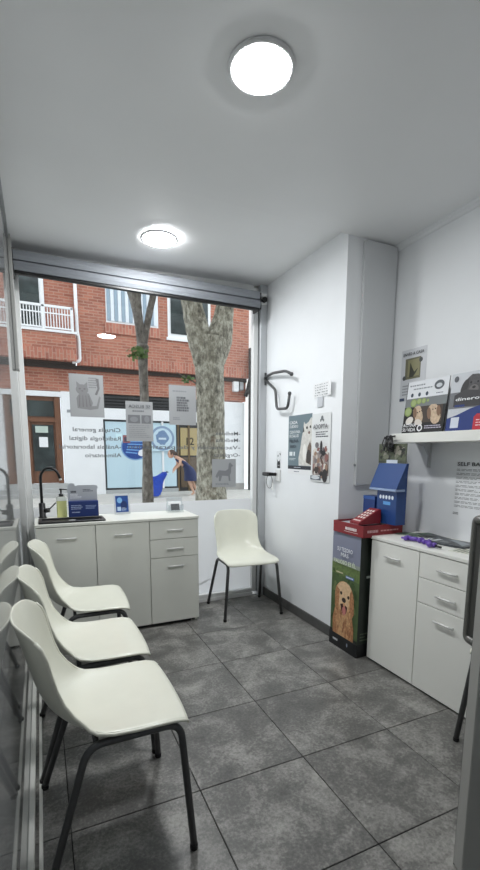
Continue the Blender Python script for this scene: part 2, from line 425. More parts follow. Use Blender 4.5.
# ------------------------------------------------------------------ ceiling lamps
lampm = mat('lamp_diffuser', (250, 252, 253), .5, emit=LAMP)
ring = mat('lamp_trim', (222, 223, 224), .4)
def lamp(x, y, label):
    t = thing('ceiling_light', label, 'ceiling light', (x, y, ZC+(.0025 if y > YP else 0)), group='round ceiling lights')
    b = BM(); lathe(b, [(.094, -.002), (.112, 0), (.1145, -.004), (.113, -.009), (.109, -.0118), (.101, -.0118), (.0955, -.010), (.094, -.002)], n=48); obj('trim_ring', b, ring, t)
    b = BM(); lathe(b, [(.0945, -.004), (.0940, -.0125), (.088, -.0155), (.05, -.0168), (0, -.0172)], n=48); obj('diffuser', b, lampm, t)
lamp(.282, .56, 'round white ceiling light midway down the room, away from the window')
lamp(-1.4, .3, 'added unseen ceiling light in the space behind the glass partition')  # added out of view to brighten the side behind the glass
lamp(.265, 1.885, 'round white ceiling light close to the window blind')

# ------------------------------------------------------------------ chairs
def make_chair(label):
    t = thing('plastic_chair', label, 'chair', group='cream plastic chairs')
    # stations: depth, height, half width, edge forward, edge up
    st = [(.268, .777, .135, .030, -.006), (.266, .772, .160, .044, -.011), (.261, .757, .174, .058, -.012), (.254, .730, .183, .066, -.006), (.245, .693, .186, .068, 0),
          (.234, .645, .184, .066, 0), (.222, .595, .180, .066, 0), (.210, .548, .179, .070, .002), (.192, .505, .183, .076, .006), (.165, .470, .187, .073, .014),
          (.128, .447, .195, .050, .022), (.080, .436, .202, .022, .020), (.020, .432, .207, .006, .015), (-.050, .433, .210, 0, .011), (-.120, .438, .211, 0, .006),
          (-.170, .440, .210, 0, .002), (-.202, .436, .206, -.003, -.001), (-.219, .426, .199, -.007, -.002), (-.224, .412, .188, -.012, -.002)]
    b = BM(); rows = []; N = 16
    for d, z, w, ef, eu in st:
        r = []
        for k in range(N+1):
            v = -1+2*k/N; q = abs(v)**2.2
            vv_ = math.sin(v*PI/2)*.25+v*.75
            r.append(b.verts.new((w*vv_, d-ef*q, z+eu*q)))
        rows.append(r)
    for a, c in zip(rows, rows[1:]):
        for k in range(N): f = b.faces.new((a[k], c[k], c[k+1], a[k+1])); f.smooth = True
    bmesh.ops.recalc_face_normals(b, faces=b.faces[:])
    o = obj('seat_shell', b, shell_m, t)
    md = o.modifiers.new('thick', 'SOLIDIFY'); md.thickness = .007; md.offset = 0; md.use_rim = True
    sd = o.modifiers.new('smooth', 'SUBSURF'); sd.levels = 1; sd.render_levels = 1
    for s in (-1, 1):   # rolled edge along the sides
        b = BM(); tube(b, [Vector((q[2]*s, q[0]-q[3], q[1]+q[4]-.004)) for q in st[2:-1]], .0055, 8); obj('rolled_edge', b, shell_m, t)
    for s in (-1, 1):
        x0, x1 = s*.192, s*.233
        p = fillet([(x1, -.215, .008), (x0+s*.004, -.188, .420), (x0, .085, .416), (x1, .215, .008)], .05, 6)
        h = len(p)//2
        b = BM(); tube(b, p, .0115, 12); obj('leg_frame', b, steel, t)
        for y in (-.215, .215):
            b = BM(); lathe(b, [(0, 0), (.0115, 0), (.0128, .003), (.0128, .016), (.0116, .018), (0, .018)], (x1*.998, y*.996, 0), 14); obj('rubber_foot', b, rub, t)
    for y, z in ((-.15, .414), (.06, .410)):
        b = BM(); tube(b, [(-.198, y, z), (.198, y, z)], .0085, 10); obj('cross_bar', b, steel, t)
    return t
c1 = make_chair('cream plastic chair along the glass partition, farthest from the sink cabinet')
c1.location = (-.312, .463, 0); c1.rotation_euler.z = PI/2
G = 'cream plastic chairs'
dup(c1, (-.318, .960, 0), PI/2, 'cream plastic chair in the middle of the three along glass partition', G)
dup(c1, (-.288, 1.535, 0), PI/2-.04, 'cream plastic chair along the glass partition, right beside the sink cabinet', G)
dup(c1, (.958, 2.130, 0), -.06, 'cream plastic chair in the corner under the shop window', G)
dup(c1, (1.332, .028, 0), -PI/2, 'cream plastic chair beside the drawer cabinet, hidden by the grey door', G)

# ------------------------------------------------------------------ cabinets
def handle(parent, x, z, L=.118, y=0):
    b = BM(); tube(b, [(x-L/2, y-.014, z), (x+L/2, y-.014, z)], .0052, 12)
    for s in (-1, 1): tube(b, [(x+s*(L/2-.012), y-.014, z), (x+s*(L/2-.012), y+.0, z)], .0045, 8)
    return obj('handle', b, chrome, parent)
def cabinet(name, label, cols, H, D, loc_, rotz, M, z0=.028):
    """front at local y=0 facing -Y, x from 0; cols = list of (width, kind)"""
    t = thing(name, label, 'cabinet', loc_, rotz); Wd = sum(c[0] for c in cols); tt = .018
    obj('side_panel', box(BM(), (0, .018, z0), (tt, D, H-tt), .001, 1), M, t); obj('side_panel', box(BM(), (Wd-tt, .018, z0), (Wd, D, H-tt), .001, 1), M, t)
    obj('back_panel', box(BM(), (tt, D-.006, z0), (Wd-tt, D, H-tt)), M, t); obj('bottom_panel', box(BM(), (tt, .018, z0), (Wd-tt, D-.006, z0+tt)), M, t)
    obj('top_panel', box(BM(), (-.004, -.004, H-tt), (Wd+.004, D, H), .0015, 1), M, t)
    x = 0
    for w, k in cols:
        g = .0022; zt = H-tt-.004
        if k == 'door':
            d = obj('door', box(BM(), (x+g, 0, z0), (x+w-g, .0165, zt), .0012, 1), M, t); handle(d, x+w/2, zt-.075)
        else:
            dh = .133; za = zt
            for i in range(2):
                d = obj('drawer', box(BM(), (x+g, 0, za-dh+g*2), (x+w-g, .0165, za), .0012, 1), M, t); handle(d, x+w/2, za-dh*.5); za -= dh
            d = obj('door', box(BM(), (x+g, 0, z0), (x+w-g, .0165, za), .0012, 1), M, t); handle(d, x+w/2, za-.062)
        x += w
        if x < Wd-.01: obj('divider', box(BM(), (x-.008, .018, z0+tt), (x+.008, D-.006, H-tt)), M, t)
    for fx in (.03, Wd-.035):
        for fy in (.05, D-.05): obj('foot', box(BM(), (fx-.028, fy-.028, 0), (fx+.028, fy+.028, z0), .003, 1), M, t)
    obj('plinth', box(BM(), (.03, .022, .006), (Wd-.03, .036, z0)), black, t)
    return t
HL = .793
cabinet('sink_cabinet', 'white two-door cabinet with side drawers carrying the black sink', [(.358, 'door'), (.358, 'door'), (.358, 'drawers')], HL, .372, (-.525, 2.035, 0), 0, lam)
HR = .766
cabinet('drawer_cabinet', 'white cabinet with one door and drawers under the wall shelf', [(.362, 'door'), (.362, 'drawers')], HR, .372, (1.284, 1.042, 0), -PI/2, lam2, .013)

# sink basin, tap, soap, leaflets on the sink cabinet
sk = thing('sink', 'shallow black inset sink on the white cabinet', 'sink', (-.505, 2.055, HL))
b = BM(); W_, D_ = .41, .185
for a, c in (((0, 0, 0), (W_, .022, .013)), ((0, D_-.022, 0), (W_, D_, .013)), ((0, .022, 0), (.022, D_-.022, .013)), ((W_-.022, .022, 0), (W_, D_-.022, .013))): box(b, a, c, .003, 1)
obj('rim', b, black, sk)
obj('basin', box(BM(), (.022, .022, .001), (W_-.022, D_-.022, .003)), black, sk)
b = BM(); lathe(b, [(.022, .003), (.022, .005), (.012, .005), (0, .004)], (W_/2, D_/2, 0), 20); obj('drain', b, chrome, sk)
fx, fy = -.478, 2.362
ft = thing('kitchen_tap', 'tall black gooseneck tap behind the sink', 'tap', (fx, fy, HL))
b = BM(); lathe(b, [(0, 0), (.027, 0), (.027, .006), (.021, .01), (.021, .10), (.014, .106), (0, .106)], n=24); obj('tap_body', b, black, ft)
arc = [(0, 0, .1), (0, 0, .25)]+[(.06-.06*math.cos(a), -.02*(1-math.cos(a)), .27+.075*math.sin(a)) for a in [PI*k/14 for k in range(0, 13)]]
arc += [(arc[-1][0]+.010, arc[-1][1]-.002, arc[-1][2]-.03)]
b = BM(); tube(b, arc, .0095, 14); obj('spout', b, black, ft)
b = BM(); tube(b, [arc[-1], tuple(Vector(arc[-1])+Vector((.004, -.001, -.012)))], .0085, 12); obj('aerator', b, chrome, ft)
b = BM(); tube(b, [(.015, -.006, .05), (.045, -.016, .055)], .016, 14); tube(b, [(.045, -.012, .06), (.088, -.03, .105)], .0045, 8); obj('lever', b, black, ft)

sp = thing('soap_dispenser', 'clear pump bottle of yellow-green soap beside the tap', 'bottle', (-.352, 2.365, HL))
b = BM(); prism(b, [(-.033, -.022), (-.027, -.027), (.027, -.027), (.033, -.022), (.033, .022), (.027, .027), (-.027, .027), (-.033, .022)], 0, .115, 'Z')
obj('soap', b, mat('pale_green_soap', (214, 216, 150), .2), sp)
b = BM(); prism(b, [(-.034, -.023), (-.028, -.028), (.028, -.028), (.034, -.023), (.034, .023), (.028, .028), (-.028, .028), (-.034, .023)], .1155, .145, 'Z'); obj('bottle_shoulder', b, mat('clear_plastic', (226, 230, 222), .1), sp)
b = BM(); lathe(b, [(0, .145), (.016, .145), (.016, .163), (.006, .165), (.006, .19), (.012, .19), (.012, .2), (0, .2)], n=16); tube(b, [(0, 0, .196), (.04, -.004, .192)], .0045, 8); obj('pump', b, black, sp)

def board_box(name, label, cat, at, w, h, d, back_h, navy):
    t = thing(name, label, cat, at); g = mat('grey_card', (168, 172, 178), .6)
    obj('tray', box(BM(), (0, -d, 0), (w, 0, h), .001, 1), navy, t)
    b = BM(); n = 20; pts = [(0, 0), (w, 0), (w, back_h-.03), (w+.008, back_h-.018), (w, back_h-.004), (w-.02, back_h)]
    pts += [(.07, back_h), (.05, back_h-.004), (.045, back_h+.012), (.02, back_h+.016), (0, back_h+.004)]
    prism(b, pts, -.004, 0.0, 'Y'); bk = obj('back_card', b, g, t); bk.location.y = .004
    return t, bk
navy = mat('navy_card', (32, 52, 110), .5)
lb, bk = board_box('leaflet_box', 'navy and grey cardboard leaflet box next to the soap', 'leaflet box', (-.312, 2.302, HL), .195, .118, .055, .225, navy)
fp = panel('front_print', None, None, (0, -.0555, 0), (1, 0, 0), (0, 0, 1), .195, .105, navy, .0004, parent=lb)
p = Print(); p.lines(.015, .06, .09, .095, 3, (176, 190, 220)); p.lines(.11, .062, .185, .09, 3, (150, 168, 210)); p.lines(.02, .035, .08, .05, 1, (176, 190, 220)); p.lines(.07, .004, .13, .012, 1, (160, 170, 200)); p.done(fp)
bpn = panel('back_print', None, None, (0, -.0005, .122), (1, 0, 0), (0, 0, 1), .19, .085, mat('grey_card', (168, 172, 178)), .0004, parent=lb)
p = Print(); p.lines(.02, .05, .075, .066, 1, (60, 62, 70), .8); p.lines(.1, .056, .17, .076, 2, (70, 72, 82)); p.lines(.015, .01, .09, .044, 4, (235, 236, 238)); p.done(bpn)

def easel(name, label, cat, at, w, h, M, rotz=0, tilt=.18):
    t = thing(name, label, cat, at, rotz)
    f = panel('card', None, None, (-w/2, 0, .002), (1, 0, 0), (0, math.sin(tilt), math.cos(tilt)), w, h, M, .004, parent=t)
    b = BM(); prism(b, [(.006, 0), (.06, 0), (.006+h*.7*math.sin(tilt), h*.7*math.cos(tilt))], -.004, .004, 'X'); obj('strut', b, paper, t)
    return t, f
es, f = easel('picture_card', 'blue framed card on a small stand between leaflet box and card holder', 'card', (.062, 2.33, HL), .098, .125, mat('silver_card', (196, 200, 204), .4), .12); es.scale = (1.2, 1, 1.2)
p = Print(); p.rect(.010, .012, .088, .113, (28, 70, 140)); p.ell(.035, .085, .016, .018, (120, 170, 215)); p.ell(.06, .055, .02, .026, (20, 44, 96)); p.rect(.018, .02, .04, .045, (186, 208, 230)); p.lines(.045, .02, .082, .04, 3, (200, 215, 235)); p.done(f)
ch = thing('card_holder', 'clear business card holder at the end of the sink cabinet', 'card holder', (.452, 2.31, HL)); ch.scale = (1.1, 1.1, 1.3)
clear = glass_mat('clear_acrylic', (.9, .92, .93), 2.0)
b = BM(); prism(b, [(-.03, 0), (.03, 0), (.028, .006), (.016, .085), (.012, .085), (-.018, .008), (-.03, .045), (-.034, .044)], -.055, .055, 'X'); obj('holder', b, clear, ch)
b = BM(); prism(b, [(-.014, .010), (.006, .010), (.013, .062), (.0, .060)], -.045, .045, 'X'); obj('cards', b, paper, ch)
b = BM(); prism(b, [(-.0205, .012), (-.0195, .012), (-.0015, .05), (-.0025, .05)], -.03, .03, 'X'); obj('card_print', b, mat('dark_card', (70, 72, 78), .5), ch)

# ------------------------------------------------------------------ things on the window glass
gp = mat('backlit_grey_paper', (158, 160, 162), .7)  # backlit look of the sheets is put into this grey
YN = YG-.0012
def winposter(name, label, q, M=gp):
    """q: four pixels TL TR BR BL, taken on the glass"""
    P = [onY(a, c, YN) for a, c in q]
    x0 = (P[0].x+P[3].x)/2; x1 = (P[1].x+P[2].x)/2; z0 = (P[2].z+P[3].z)/2; z1 = (P[0].z+P[1].z)/2
    r = panel(name, label, 'poster', (x0, YN, z0), (1, 0, 0), (0, 0, 1), x1-x0, z1-z0, M, .0006)
    return r, x1-x0, z1-z0
g1, g2, g3 = (132, 134, 138), (112, 114, 118), (178, 180, 182)
A, w, h = winposter('window_poster', 'grey backlit poster with a faint cat, taped on the shop window', ((68, 373), (103.5, 375.5), (104, 418), (71, 416)))
p = Print(); k = (134, 134, 136); k2 = (116, 115, 117)
p.rect(.006, .006, w-.006, h-.006, (163, 165, 167))
p.poly([(.05, .06), (.045, .13), (.07, .17), (.13, .165), (.155, .10), (.14, .05)], k); p.ell(.085, .19, .042, .036, k)
p.poly([(.05, .205), (.048, .245), (.075, .222)], k); p.poly([(.098, .222), (.122, .245), (.122, .205)], k)
p.ell(.07, .195, .007, .006, k2); p.ell(.102, .195, .007, .006, k2); p.ell(.086, .18, .007, .004, k2)
for q in range(4): p.poly([(.06+q*.025, .07), (.066+q*.025, .07), (.07+q*.02, .15), (.066+q*.02, .15)], k2)
p.poly([(.13, .05), (.19, .06), (.21, .14), (.2, .15), (.18, .08), (.13, .075)], k)
p.poly([(.17, .16), (.19, .2), (.18, .27), (.2, .27), (.205, .2), (.185, .155)], k2); p.lines(.13, .2, .2, .28, 5, k); p.done(A)
B_, w, h = winposter('window_poster', 'grey notice with two small pictures, taped over the thin tree', ((127, 401), (153, 402), (153, 441.5), (125, 441)))
p = Print(); p.rect(.015, h*.45, w*.52, h*.66, g2); p.rect(w*.57, h*.45, w-.015, h*.66, g2); p.ell(.06, h*.55, .03, .02, g1); p.ell(w*.77, h*.56, .02, .025, g1)
p.lines(.02, h*.08, w-.02, h*.42, 7, g1, .25); p.lines(.05, h*.72, w-.05, h*.8, 1, g2); p.done(B_)
text(B_, [('SE BUSCA', w/2, h*.84, .022, (96, 98, 102), w*.8, 'C')], mirror=True)
C_, w, h = winposter('window_poster', 'plain grey notice with a block of bold print, taped near the thick tree', ((169, 384), (196, 387), (196, 426), (169, 424)))
p = Print(); p.lines(.03, h*.82, w-.03, h*.88, 1, g1, .5); p.lines(w*.28, h*.34, w*.82, h*.72, 6, (92, 94, 98), .8, .5); p.lines(.03, h*.12, w*.5, h*.2, 2, g1, .5); p.done(C_)
D0, w, h = winposter('window_poster', 'grey sticker with an outline of a standing dog, low on the window', ((212, 458), (236, 460), (235.5, 488), (212, 486)))
p = Print(); p.rect(.004, .004, w-.004, h-.004, (164, 166, 169)); k = (128, 130, 134)
p.poly([(.04, .11), (.06, .14), (.12, .135), (.145, .15), (.15, .195), (.162, .205), (.175, .19), (.19, .175), (.172, .165), (.17, .12), (.16, .10), (.165, .05), (.15, .05), (.145, .09), (.09, .095), (.075, .05), (.06, .05), (.06, .095), (.045, .075), (.03, .09)], k)
p.lines(.03, .015, w-.03, .035, 2, k, .5); p.done(D0)
# lettering stuck on the outside of the pane, so it reads backwards from indoors
def winletters(rows, x, label):
    t = thing('window_lettering', label, 'lettering', (x, YF+.0389, 0)); t.rotation_euler = (PI/2, 0, 0)
    text(t, [(s_, 0, z, hh, (105, 107, 110), w_, 'L') for s_, z, hh, w_ in rows], mirror=True, z=-.0006)
    return t
winletters([('Cirug\u00eda general', 1.395, .030, .335), ('Radiolog\u00eda digital', 1.333, .030, .36), ('-An\u00e1lisis laboratorial', 1.272, .030, .43), ('Alimentario', 1.21, .030, .26)], .088, 'backward grey lettering about surgery and radiology on the shop window')
winletters([('-Medicina', 1.39, .030, .22), ('-Medicina', 1.335, .030, .22), ('-Vacunaci\u00f3n y desparasitaci\u00f3n', 1.275, .030, .93), ('-Org\u00e1nica', 1.212, .030, .24)], 1.07, 'backward grey lettering list beside the window frame')

# ------------------------------------------------------------------ right-hand wall: hook rail, notes, posters, keys
hk = thing('wall_hook', 'grey steel double-arm wall hook beside the window frame', 'hook', (1.262, 2.395, 1.85))
o_ = Vector(hk.location)
def rel(pts): return [Vector(p_)-o_ for p_ in pts]
b = BM(); tube(b, fillet(rel([(1.262, 2.43-.03, 1.862), (1.235, 2.2, 1.868), (1.222, 1.98, 1.848), (1.222, 1.90, 1.815)]), .05, 5), .0105, 12); obj('upper_arm', b, steel, hk)
b = BM(); tube(b, fillet(rel([(1.262, 2.40, 1.855), (1.235, 2.155, 1.735), (1.235, 2.13, 1.585), (1.23, 1.955, 1.575), (1.23, 1.93, 1.675)]), .035, 6), .0105, 12); obj('lower_arm', b, steel, hk)
b = BM(); box(b, (-.008, -.02, -.05), (.0115, .015, .05), .004, 2); obj('mount_plate', b, steel, hk)
for q in ((1.222, 1.895, 1.812), (1.23, 1.93, 1.68)):
    b = BM(); v = Vector(q)-o_; lathe(b, [(0, -.015), (.011, -.011), (.014, 0), (.011, .011), (0, .015)], v, 14); obj('end_ball', b, steel, hk)

def wallpanel(name, label, cat, y_left, y_right, z0, z1, M=paper, X=XR, dx=.0015, th=.0008):
    """panel on a wall facing -X; left as read = larger y"""
    return panel(name, label, cat, (X-dx, y_left, z0), (0, -1, 0), (0, 0, 1), y_left-y_right, z1-z0, M, th)
nt_ = thing('paper_note', 'curled handwritten white note on the wall above the posters', 'note', (XR-.002, 1.68, 1.60))
b = BM(); N = 8; rows = []
for i in range(N+1):
    y = -.235*i/N; lift = -.001-.022*max(0, (i-5)/3)**2
    rows.append((b.verts.new((lift, y, .02+.0*i)), b.verts.new((lift-.004, y, .112+.004*i/N))))
for a, c in zip(rows, rows[1:]): b.faces.new((a[0], a[1], c[1], c[0]))
o = obj('sheet', b, paper, nt_, smooth=True)
b = BM()
for r_ in range(5):
    for k in range(6):
        y = -.02-.026*k-random.uniform(0, .008); z = .10-r_*.017
        box(b, (-.0062, y-random.uniform(.01, .02), z), (-.0056, y, z+.0035))
obj('handwriting', b, pm((120, 124, 130)), nt_)
b = BM(); box(b, (-.006, -.12, -.045), (-.003, -.055, .022), .001, 1); obj('tape_tab', b, mat('grey_tape', (196, 199, 204), .5), nt_)
P1 = wallpanel('wall_poster', 'blue-grey poster of a white cat on the white wall', 'poster', 2.006, 1.686, 1.09, 1.522)
w, h = .32, .432
p = Print(); p.rect(0, .06, w, h, (104, 122, 130)); p.rect(0, .036, w, .062, (34, 38, 48))
p.poly([(.155, .064), (.15, .12), (.175, .2), (.19, .27), (.205, .32), (.215, .38), (.235, .36), (.275, .375), (.305, .405), (w, .4), (w, .064)], (208, 206, 200))
p.poly([(.2, .30), (.21, .35), (.22, .31)], (70, 66, 62)); p.ell(.255, .335, .012, .010, (52, 48, 44)); p.ell(.298, .34, .010, .010, (52, 48, 44)); p.ell(.285, .30, .014, .01, (120, 98, 90))
p.poly([(.25, .09), (.27, .2), (.3, .24), (w, .2), (w, .07)], (110, 92, 80)); p.ell(.285, .13, .03, .05, (52, 44, 40)); p.ell(.23, .16, .025, .06, (232, 230, 225))
p.lines(.09, .045, .2, .055, 1, (200, 205, 210)); p.lines(.09, .014, .2, .024, 1, (70, 80, 110))
p.rect(.02, .135, .065, .165, (220, 226, 228)); p.rect(.08, .135, .10, .165, (220, 226, 228)); p.lines(.02, .1, .13, .12, 2, (200, 208, 212))
p.done(P1)
text(P1, [('CADA', .022, .37, .022, (236, 238, 240), .11, 'L'), ('CUIDADO', .022, .342, .02, (236, 238, 240), .12, 'L'), ('CUENTA PARA', .022, .30, .022, (225, 230, 232), .15, 'L'), ('SU SALUD', .022, .272, .022, (225, 230, 232), .13, 'L'), ('FELINA', .022, .235, .022, (40, 46, 58), .13, 'L'), ('REVISI\u00d3N', .03, .195, .02, (40, 46, 58), .09, 'L')])
P2 = wallpanel('wall_poster', 'pale poster crowded with many pets, beside the cat poster', 'poster', 1.682, 1.462, 1.05, 1.512, mat('poster_offwhite', (222, 224, 224), .6), dx=.006)
w, h = .22, .462
p = Print(); p.ell(.12, .43, .014, .016, (110, 114, 118)); p.ell(.105, .415, .008, .01, (110, 114, 118)); p.ell(.135, .415, .008, .01, (110, 114, 118))
p.lines(.05, .30, .2, .345, 3, (84, 86, 92), .5)
cols = [(60, 50, 46), (150, 120, 100), (200, 190, 180), (96, 70, 60), (170, 150, 140), (36, 34, 36), (140, 96, 90), (214, 208, 200), (120, 110, 112)]
p.rect(.02, .045, w-.008, .2, (150, 138, 134))
for q in range(70):
    p.ell(random.uniform(.03, w-.025), random.uniform(.05, .24-.03*random.random()), random.uniform(.008, .02), random.uniform(.012, .028), random.choice(cols), random.uniform(-.5, .5), 10, .15); p.z -= .00006
p.z += .0002
p.ell(.12, .235, .014, .045, (34, 32, 34)); p.ell(.07, .25, .022, .02, (120, 116, 118)); p.rect(.0, .012, .125, .04, (96, 104, 112)); p.ell(.06, .028, .05, .012, (206, 210, 214)); p.ell(.17, .045, .03, .045, (44, 40, 42)); p.done(P2)
text(P2, [('ADOPTA', .11, .36, .03, (70, 72, 78), .17, 'C')], z=.008)

ky = thing('key_holder', 'white wall plate with bunny sticker and hanging keys', 'key holder', (XR-.001, 2.17, 1.06))
b = BM(); box(b, (-.012, -.055, -.04), (0, .02, .055), .003, 2); obj('plate', b, alu_w, ky)
b = BM(); box(b, (-.06, -.01, .002), (-.012, .012, .028), .004, 1); box(b, (-.085, .012, .0), (-.03, .11, .03), .008, 2); obj('key_fob', b, black, ky)
ringp = [(-.045+.0*a, .055+.05*math.sin(a), -.045+.055*math.cos(a)) for a in [2*PI*k/20 for k in range(21)]]
b = BM(); tube(b, ringp, .0022, 6); obj('key_ring', b, steel, ky)
b = BM(); tube(b, [(-.04, .0, 0), (-.042, .004, -.055)], .003, 6); box(b, (-.046, -.012, -.11), (-.043, .018, -.055), .001, 1); obj('keys', b, chrome, ky)
st_ = panel('bunny_sticker', 'small black bunny sticker above the keys on the wall', 'sticker', (XR-.0012, 2.19, 1.125), (0, -1, 0), (0, 0, 1), .075, .135, mat('sticker_clear', (226, 228, 230), .6), .0004)
p = Print(); p.rect(.012, .0, .062, .04, (22, 22, 24)); p.ell(.037, .042, .024, .014, (22, 22, 24)); p.poly([(.015, .045), (.012, .075), (.028, .052)], (22, 22, 24)); p.poly([(.046, .052), (.062, .075), (.058, .045)], (22, 22, 24))
p.ell(.028, .022, .005, .004, (210, 210, 212)); p.ell(.046, .022, .005, .004, (210, 210, 212)); p.ell(.026, .098, .006, .01, (30, 30, 32), -.4); p.ell(.06, .112, .006, .011, (30, 30, 32), .5); p.done(st_)

# panel door on the pillar's side
ep = thing('panel_cover', 'tall light grey service panel door on the side of the pillar', 'panel', (1.388, YP, 1.04))
b = BM(); box(b, (0, -.024, 0), (.252, -.001, 1.478), .002, 1); obj('door_leaf', b, mat('panel_grey_white', (206, 208, 210), .45), ep)
b = BM(); tube(b, [(-.008, -.012, .13), (-.001, -.012, .13)], .008, 10); obj('catch', b, alu, ep)

# ------------------------------------------------------------------ wall shelf and what it carries
sh = thing('wall_shelf', 'thick white wall shelf above the drawer cabinet', 'shelf', (1.46, .30, 1.308))
obj('board', box(BM(), (0, 0, 0), (XW-1.461, .815, .054), .002, 1), lam2, sh)
for yy in (.70, .12):
    b = BM(); prism(b, [(XW-1.462, 0), (.085, 0), (.085, -.008), (.15, -.02), (XW-1.472, -.075), (XW-1.475, -.135), (XW-1.462, -.14)], yy-.005, yy+.005, 'Y'); box(b, (XW-1.466, yy-.012, -.145), (XW-1.4605, yy+.012, -.0005)); obj('bracket', b, mat('bracket_grey', (196, 198, 200), .4), sh)
def display_board(name, label, at, w, h, dirx, tilt, M):
    """brochure display: back card at the lower-left 'at' with a front pocket"""
    X = Vector((0, -1, 0)); up = Vector((math.sin(tilt), 0, math.cos(tilt)))
    t = thing(name, label, 'leaflet display', at)
    f = panel('back_card', None, None, (0, 0, 0), X, up, w, h, M, .004, parent=t)
    b = BM(); prism(b, [(.007, 0), (.075, 0), (.007+h*.6*math.sin(tilt), h*.6*math.cos(tilt))], -w*.6, -w*.4, 'Y'); obj('strut', b, mat('grey_card', (168, 172, 178)), t)
    return t, f
ZS = 1.362
w, h = .30, .305
t, f = display_board('leaflet_display', 'brochure display with dogs and green discs on the shelf', (1.548, 1.122, ZS+.0015), w, h, 0, .10, mat('black_card', (24, 24, 25), .4))
p = Print(); p.rect(.005, .205, w-.0, h, (222, 224, 228)); p.rect(0, .155, w, .205, (120, 124, 126))
p.lines(.02, .27, .17, .29, 1, (140, 144, 150), .4); p.lines(.05, .25, .2, .268, 1, (140, 144, 150), .4)
for q in (.035, .09, .145): p.ell(q+.01, .225, .010, .012, (54, 66, 84))
p.ell(.235, .265, .034, .026, (86, 90, 96)); p.ell(.235, .262, .02, .012, (200, 204, 208)); p.lines(.22, .215, .28, .225, 1, (90, 94, 110))
p.rect(0, 0, w, .155, (20, 20, 20)); p.rect(.07, .06, w-.02, .155, (66, 54, 46))
for q in ((.03, .13, .028), (.065, .178, .024), (.105, .185, .018), (.14, .185, .016), (.17, .185, .009)): p.ell(q[0], q[1], q[2], q[2], (138, 156, 92)); p.ell(q[0], q[1], q[2]*.7, q[2]*.7, (160, 176, 118))
for q in ((.10, .135, .03, .024), (.12, .09, .028, .04), (.215, .125, .04, .036), (.24, .085, .034, .04)): p.ell(*q, (196, 172, 146), 0, 16, .08)
for q in ((.085, .12, .014, .03), (.19, .11, .014, .034), (.255, .12, .014, .03)): p.ell(*q, (128, 98, 76), .2)
for q in ((.105, .12), (.12, .125), (.215, .13), (.232, .132)): p.ell(q[0], q[1], .004, .004, (30, 24, 22))
p.ell(.05, .075, .03, .022, (224, 218, 210), .5); p.ell(.12, .06, .03, .02, (214, 206, 198), -.4); p.rect(0, 0, w, .048, (22, 22, 24)); p.ell(.135, .03, .02, .02, (228, 228, 230)); p.ell(.135, .03, .012, .012, (60, 60, 66))
p.lines(.17, .022, .29, .045, 2, (190, 184, 200)); p.done(f)
text(f, [('ACTIVA', .01, .038, .02, (236, 236, 238), .10, 'L'), ('SU VIDA', .01, .012, .02, (236, 236, 238), .10, 'L')], z=.0075)
w, h = .34, .305
t, f = display_board('leaflet_display', 'brochure display with a dark dog over blue and red bands on the shelf', (1.548, .806, ZS+.0015), w, h, 0, .10, mat('pale_grey_card', (196, 199, 204), .5))
p = Print(); p.rect(0, .12, w, .205, (112, 114, 118)); p.ell(.14, .235, .058, .055, (74, 72, 74), 0, 20, .04); p.ell(.085, .225, .02, .045, (48, 46, 48), -.3); p.ell(.195, .22, .02, .045, (48, 46, 48), .3)
p.ell(.14, .21, .028, .026, (104, 100, 100)); p.ell(.14, .222, .01, .007, (24, 22, 24)); p.ell(.12, .248, .006, .006, (22, 20, 22)); p.ell(.16, .248, .006, .006, (22, 20, 22)); p.ell(.28, .22, .06, .06, (92, 88, 86), 0, 18, .05)
p.poly([(.03, .19), (.09, .215), (.2, .2), (w, .205), (w, .12), (.03, .13)], (58, 57, 60)); p.ell(.03, .275, .014, .016, (90, 92, 98))
p.poly([(0, 0), (w, 0), (w, .15), (.25, .14), (.14, .115), (.06, .085), (0, .07)], (30, 52, 118)); p.lines(.04, .125, .11, .14, 1, (30, 52, 118), .8); p.lines(.03, .10, .08, .115, 2, (210, 214, 222))
p.rect(.028, .018, .078, .074, (206, 212, 222)); p.poly([(.165, 0), (w, 0), (w, .085), (.18, .085), (.165, .07)], (182, 40, 56)); p.lines(.18, .02, .3, .06, 3, (230, 200, 205), .35); p.done(f)
text(f, [('dinero al d\u00eda', .045, .158, .017, (236, 238, 240), .27, 'L')], z=.0065)

P3 = wallpanel('wall_poster', 'grey notice with a framed picture, half behind the dog brochure display', 'poster', 1.27, 1.07, 1.575, 1.885, mat('poster_grey', (212, 214, 218), .6), X=XW)
w, h = .2, .305
p = Print(); p.rect(.035, .13, .158, .255, (116, 114, 92)); p.rect(.055, .145, .15, .245, (146, 142, 108)); p.poly([(.07, .14), (.075, .23), (.09, .2), (.11, .17), (.14, .19), (.12, .16), (.1, .14)], (66, 66, 56))
p.ell(.158, .235, .014, .014, (84, 86, 88)); p.ell(.03, .14, .014, .014, (84, 86, 88)); p.lines(.02, .03, .09, .1, 4, (150, 152, 158), .4); p.rect(.0, 0, .04, .018, (70, 82, 110)); p.done(P3)
text(P3, [('ENV\u00cdO A CASA', .1, .272, .018, (44, 46, 50), .165, 'C')])
P4 = wallpanel('wall_notice', 'white notice with printed list on the wall behind the cabinet', 'notice', .838, .52, .875, 1.215, mat('notice_white', (236, 238, 240), .6), X=XW)
p = Print()
for q in range(10):
    z = .275-q*.0225; p.lines(.035, z, .29, z+.014, 2, (96, 98, 102), .32, .5)
p.lines(.03, .03, .075, .045, 2, (90, 92, 96), .5); p.done(P4)
text(P4, [('SELF BALANCE', .04, .305, .02, (36, 38, 42), .27, 'L')])

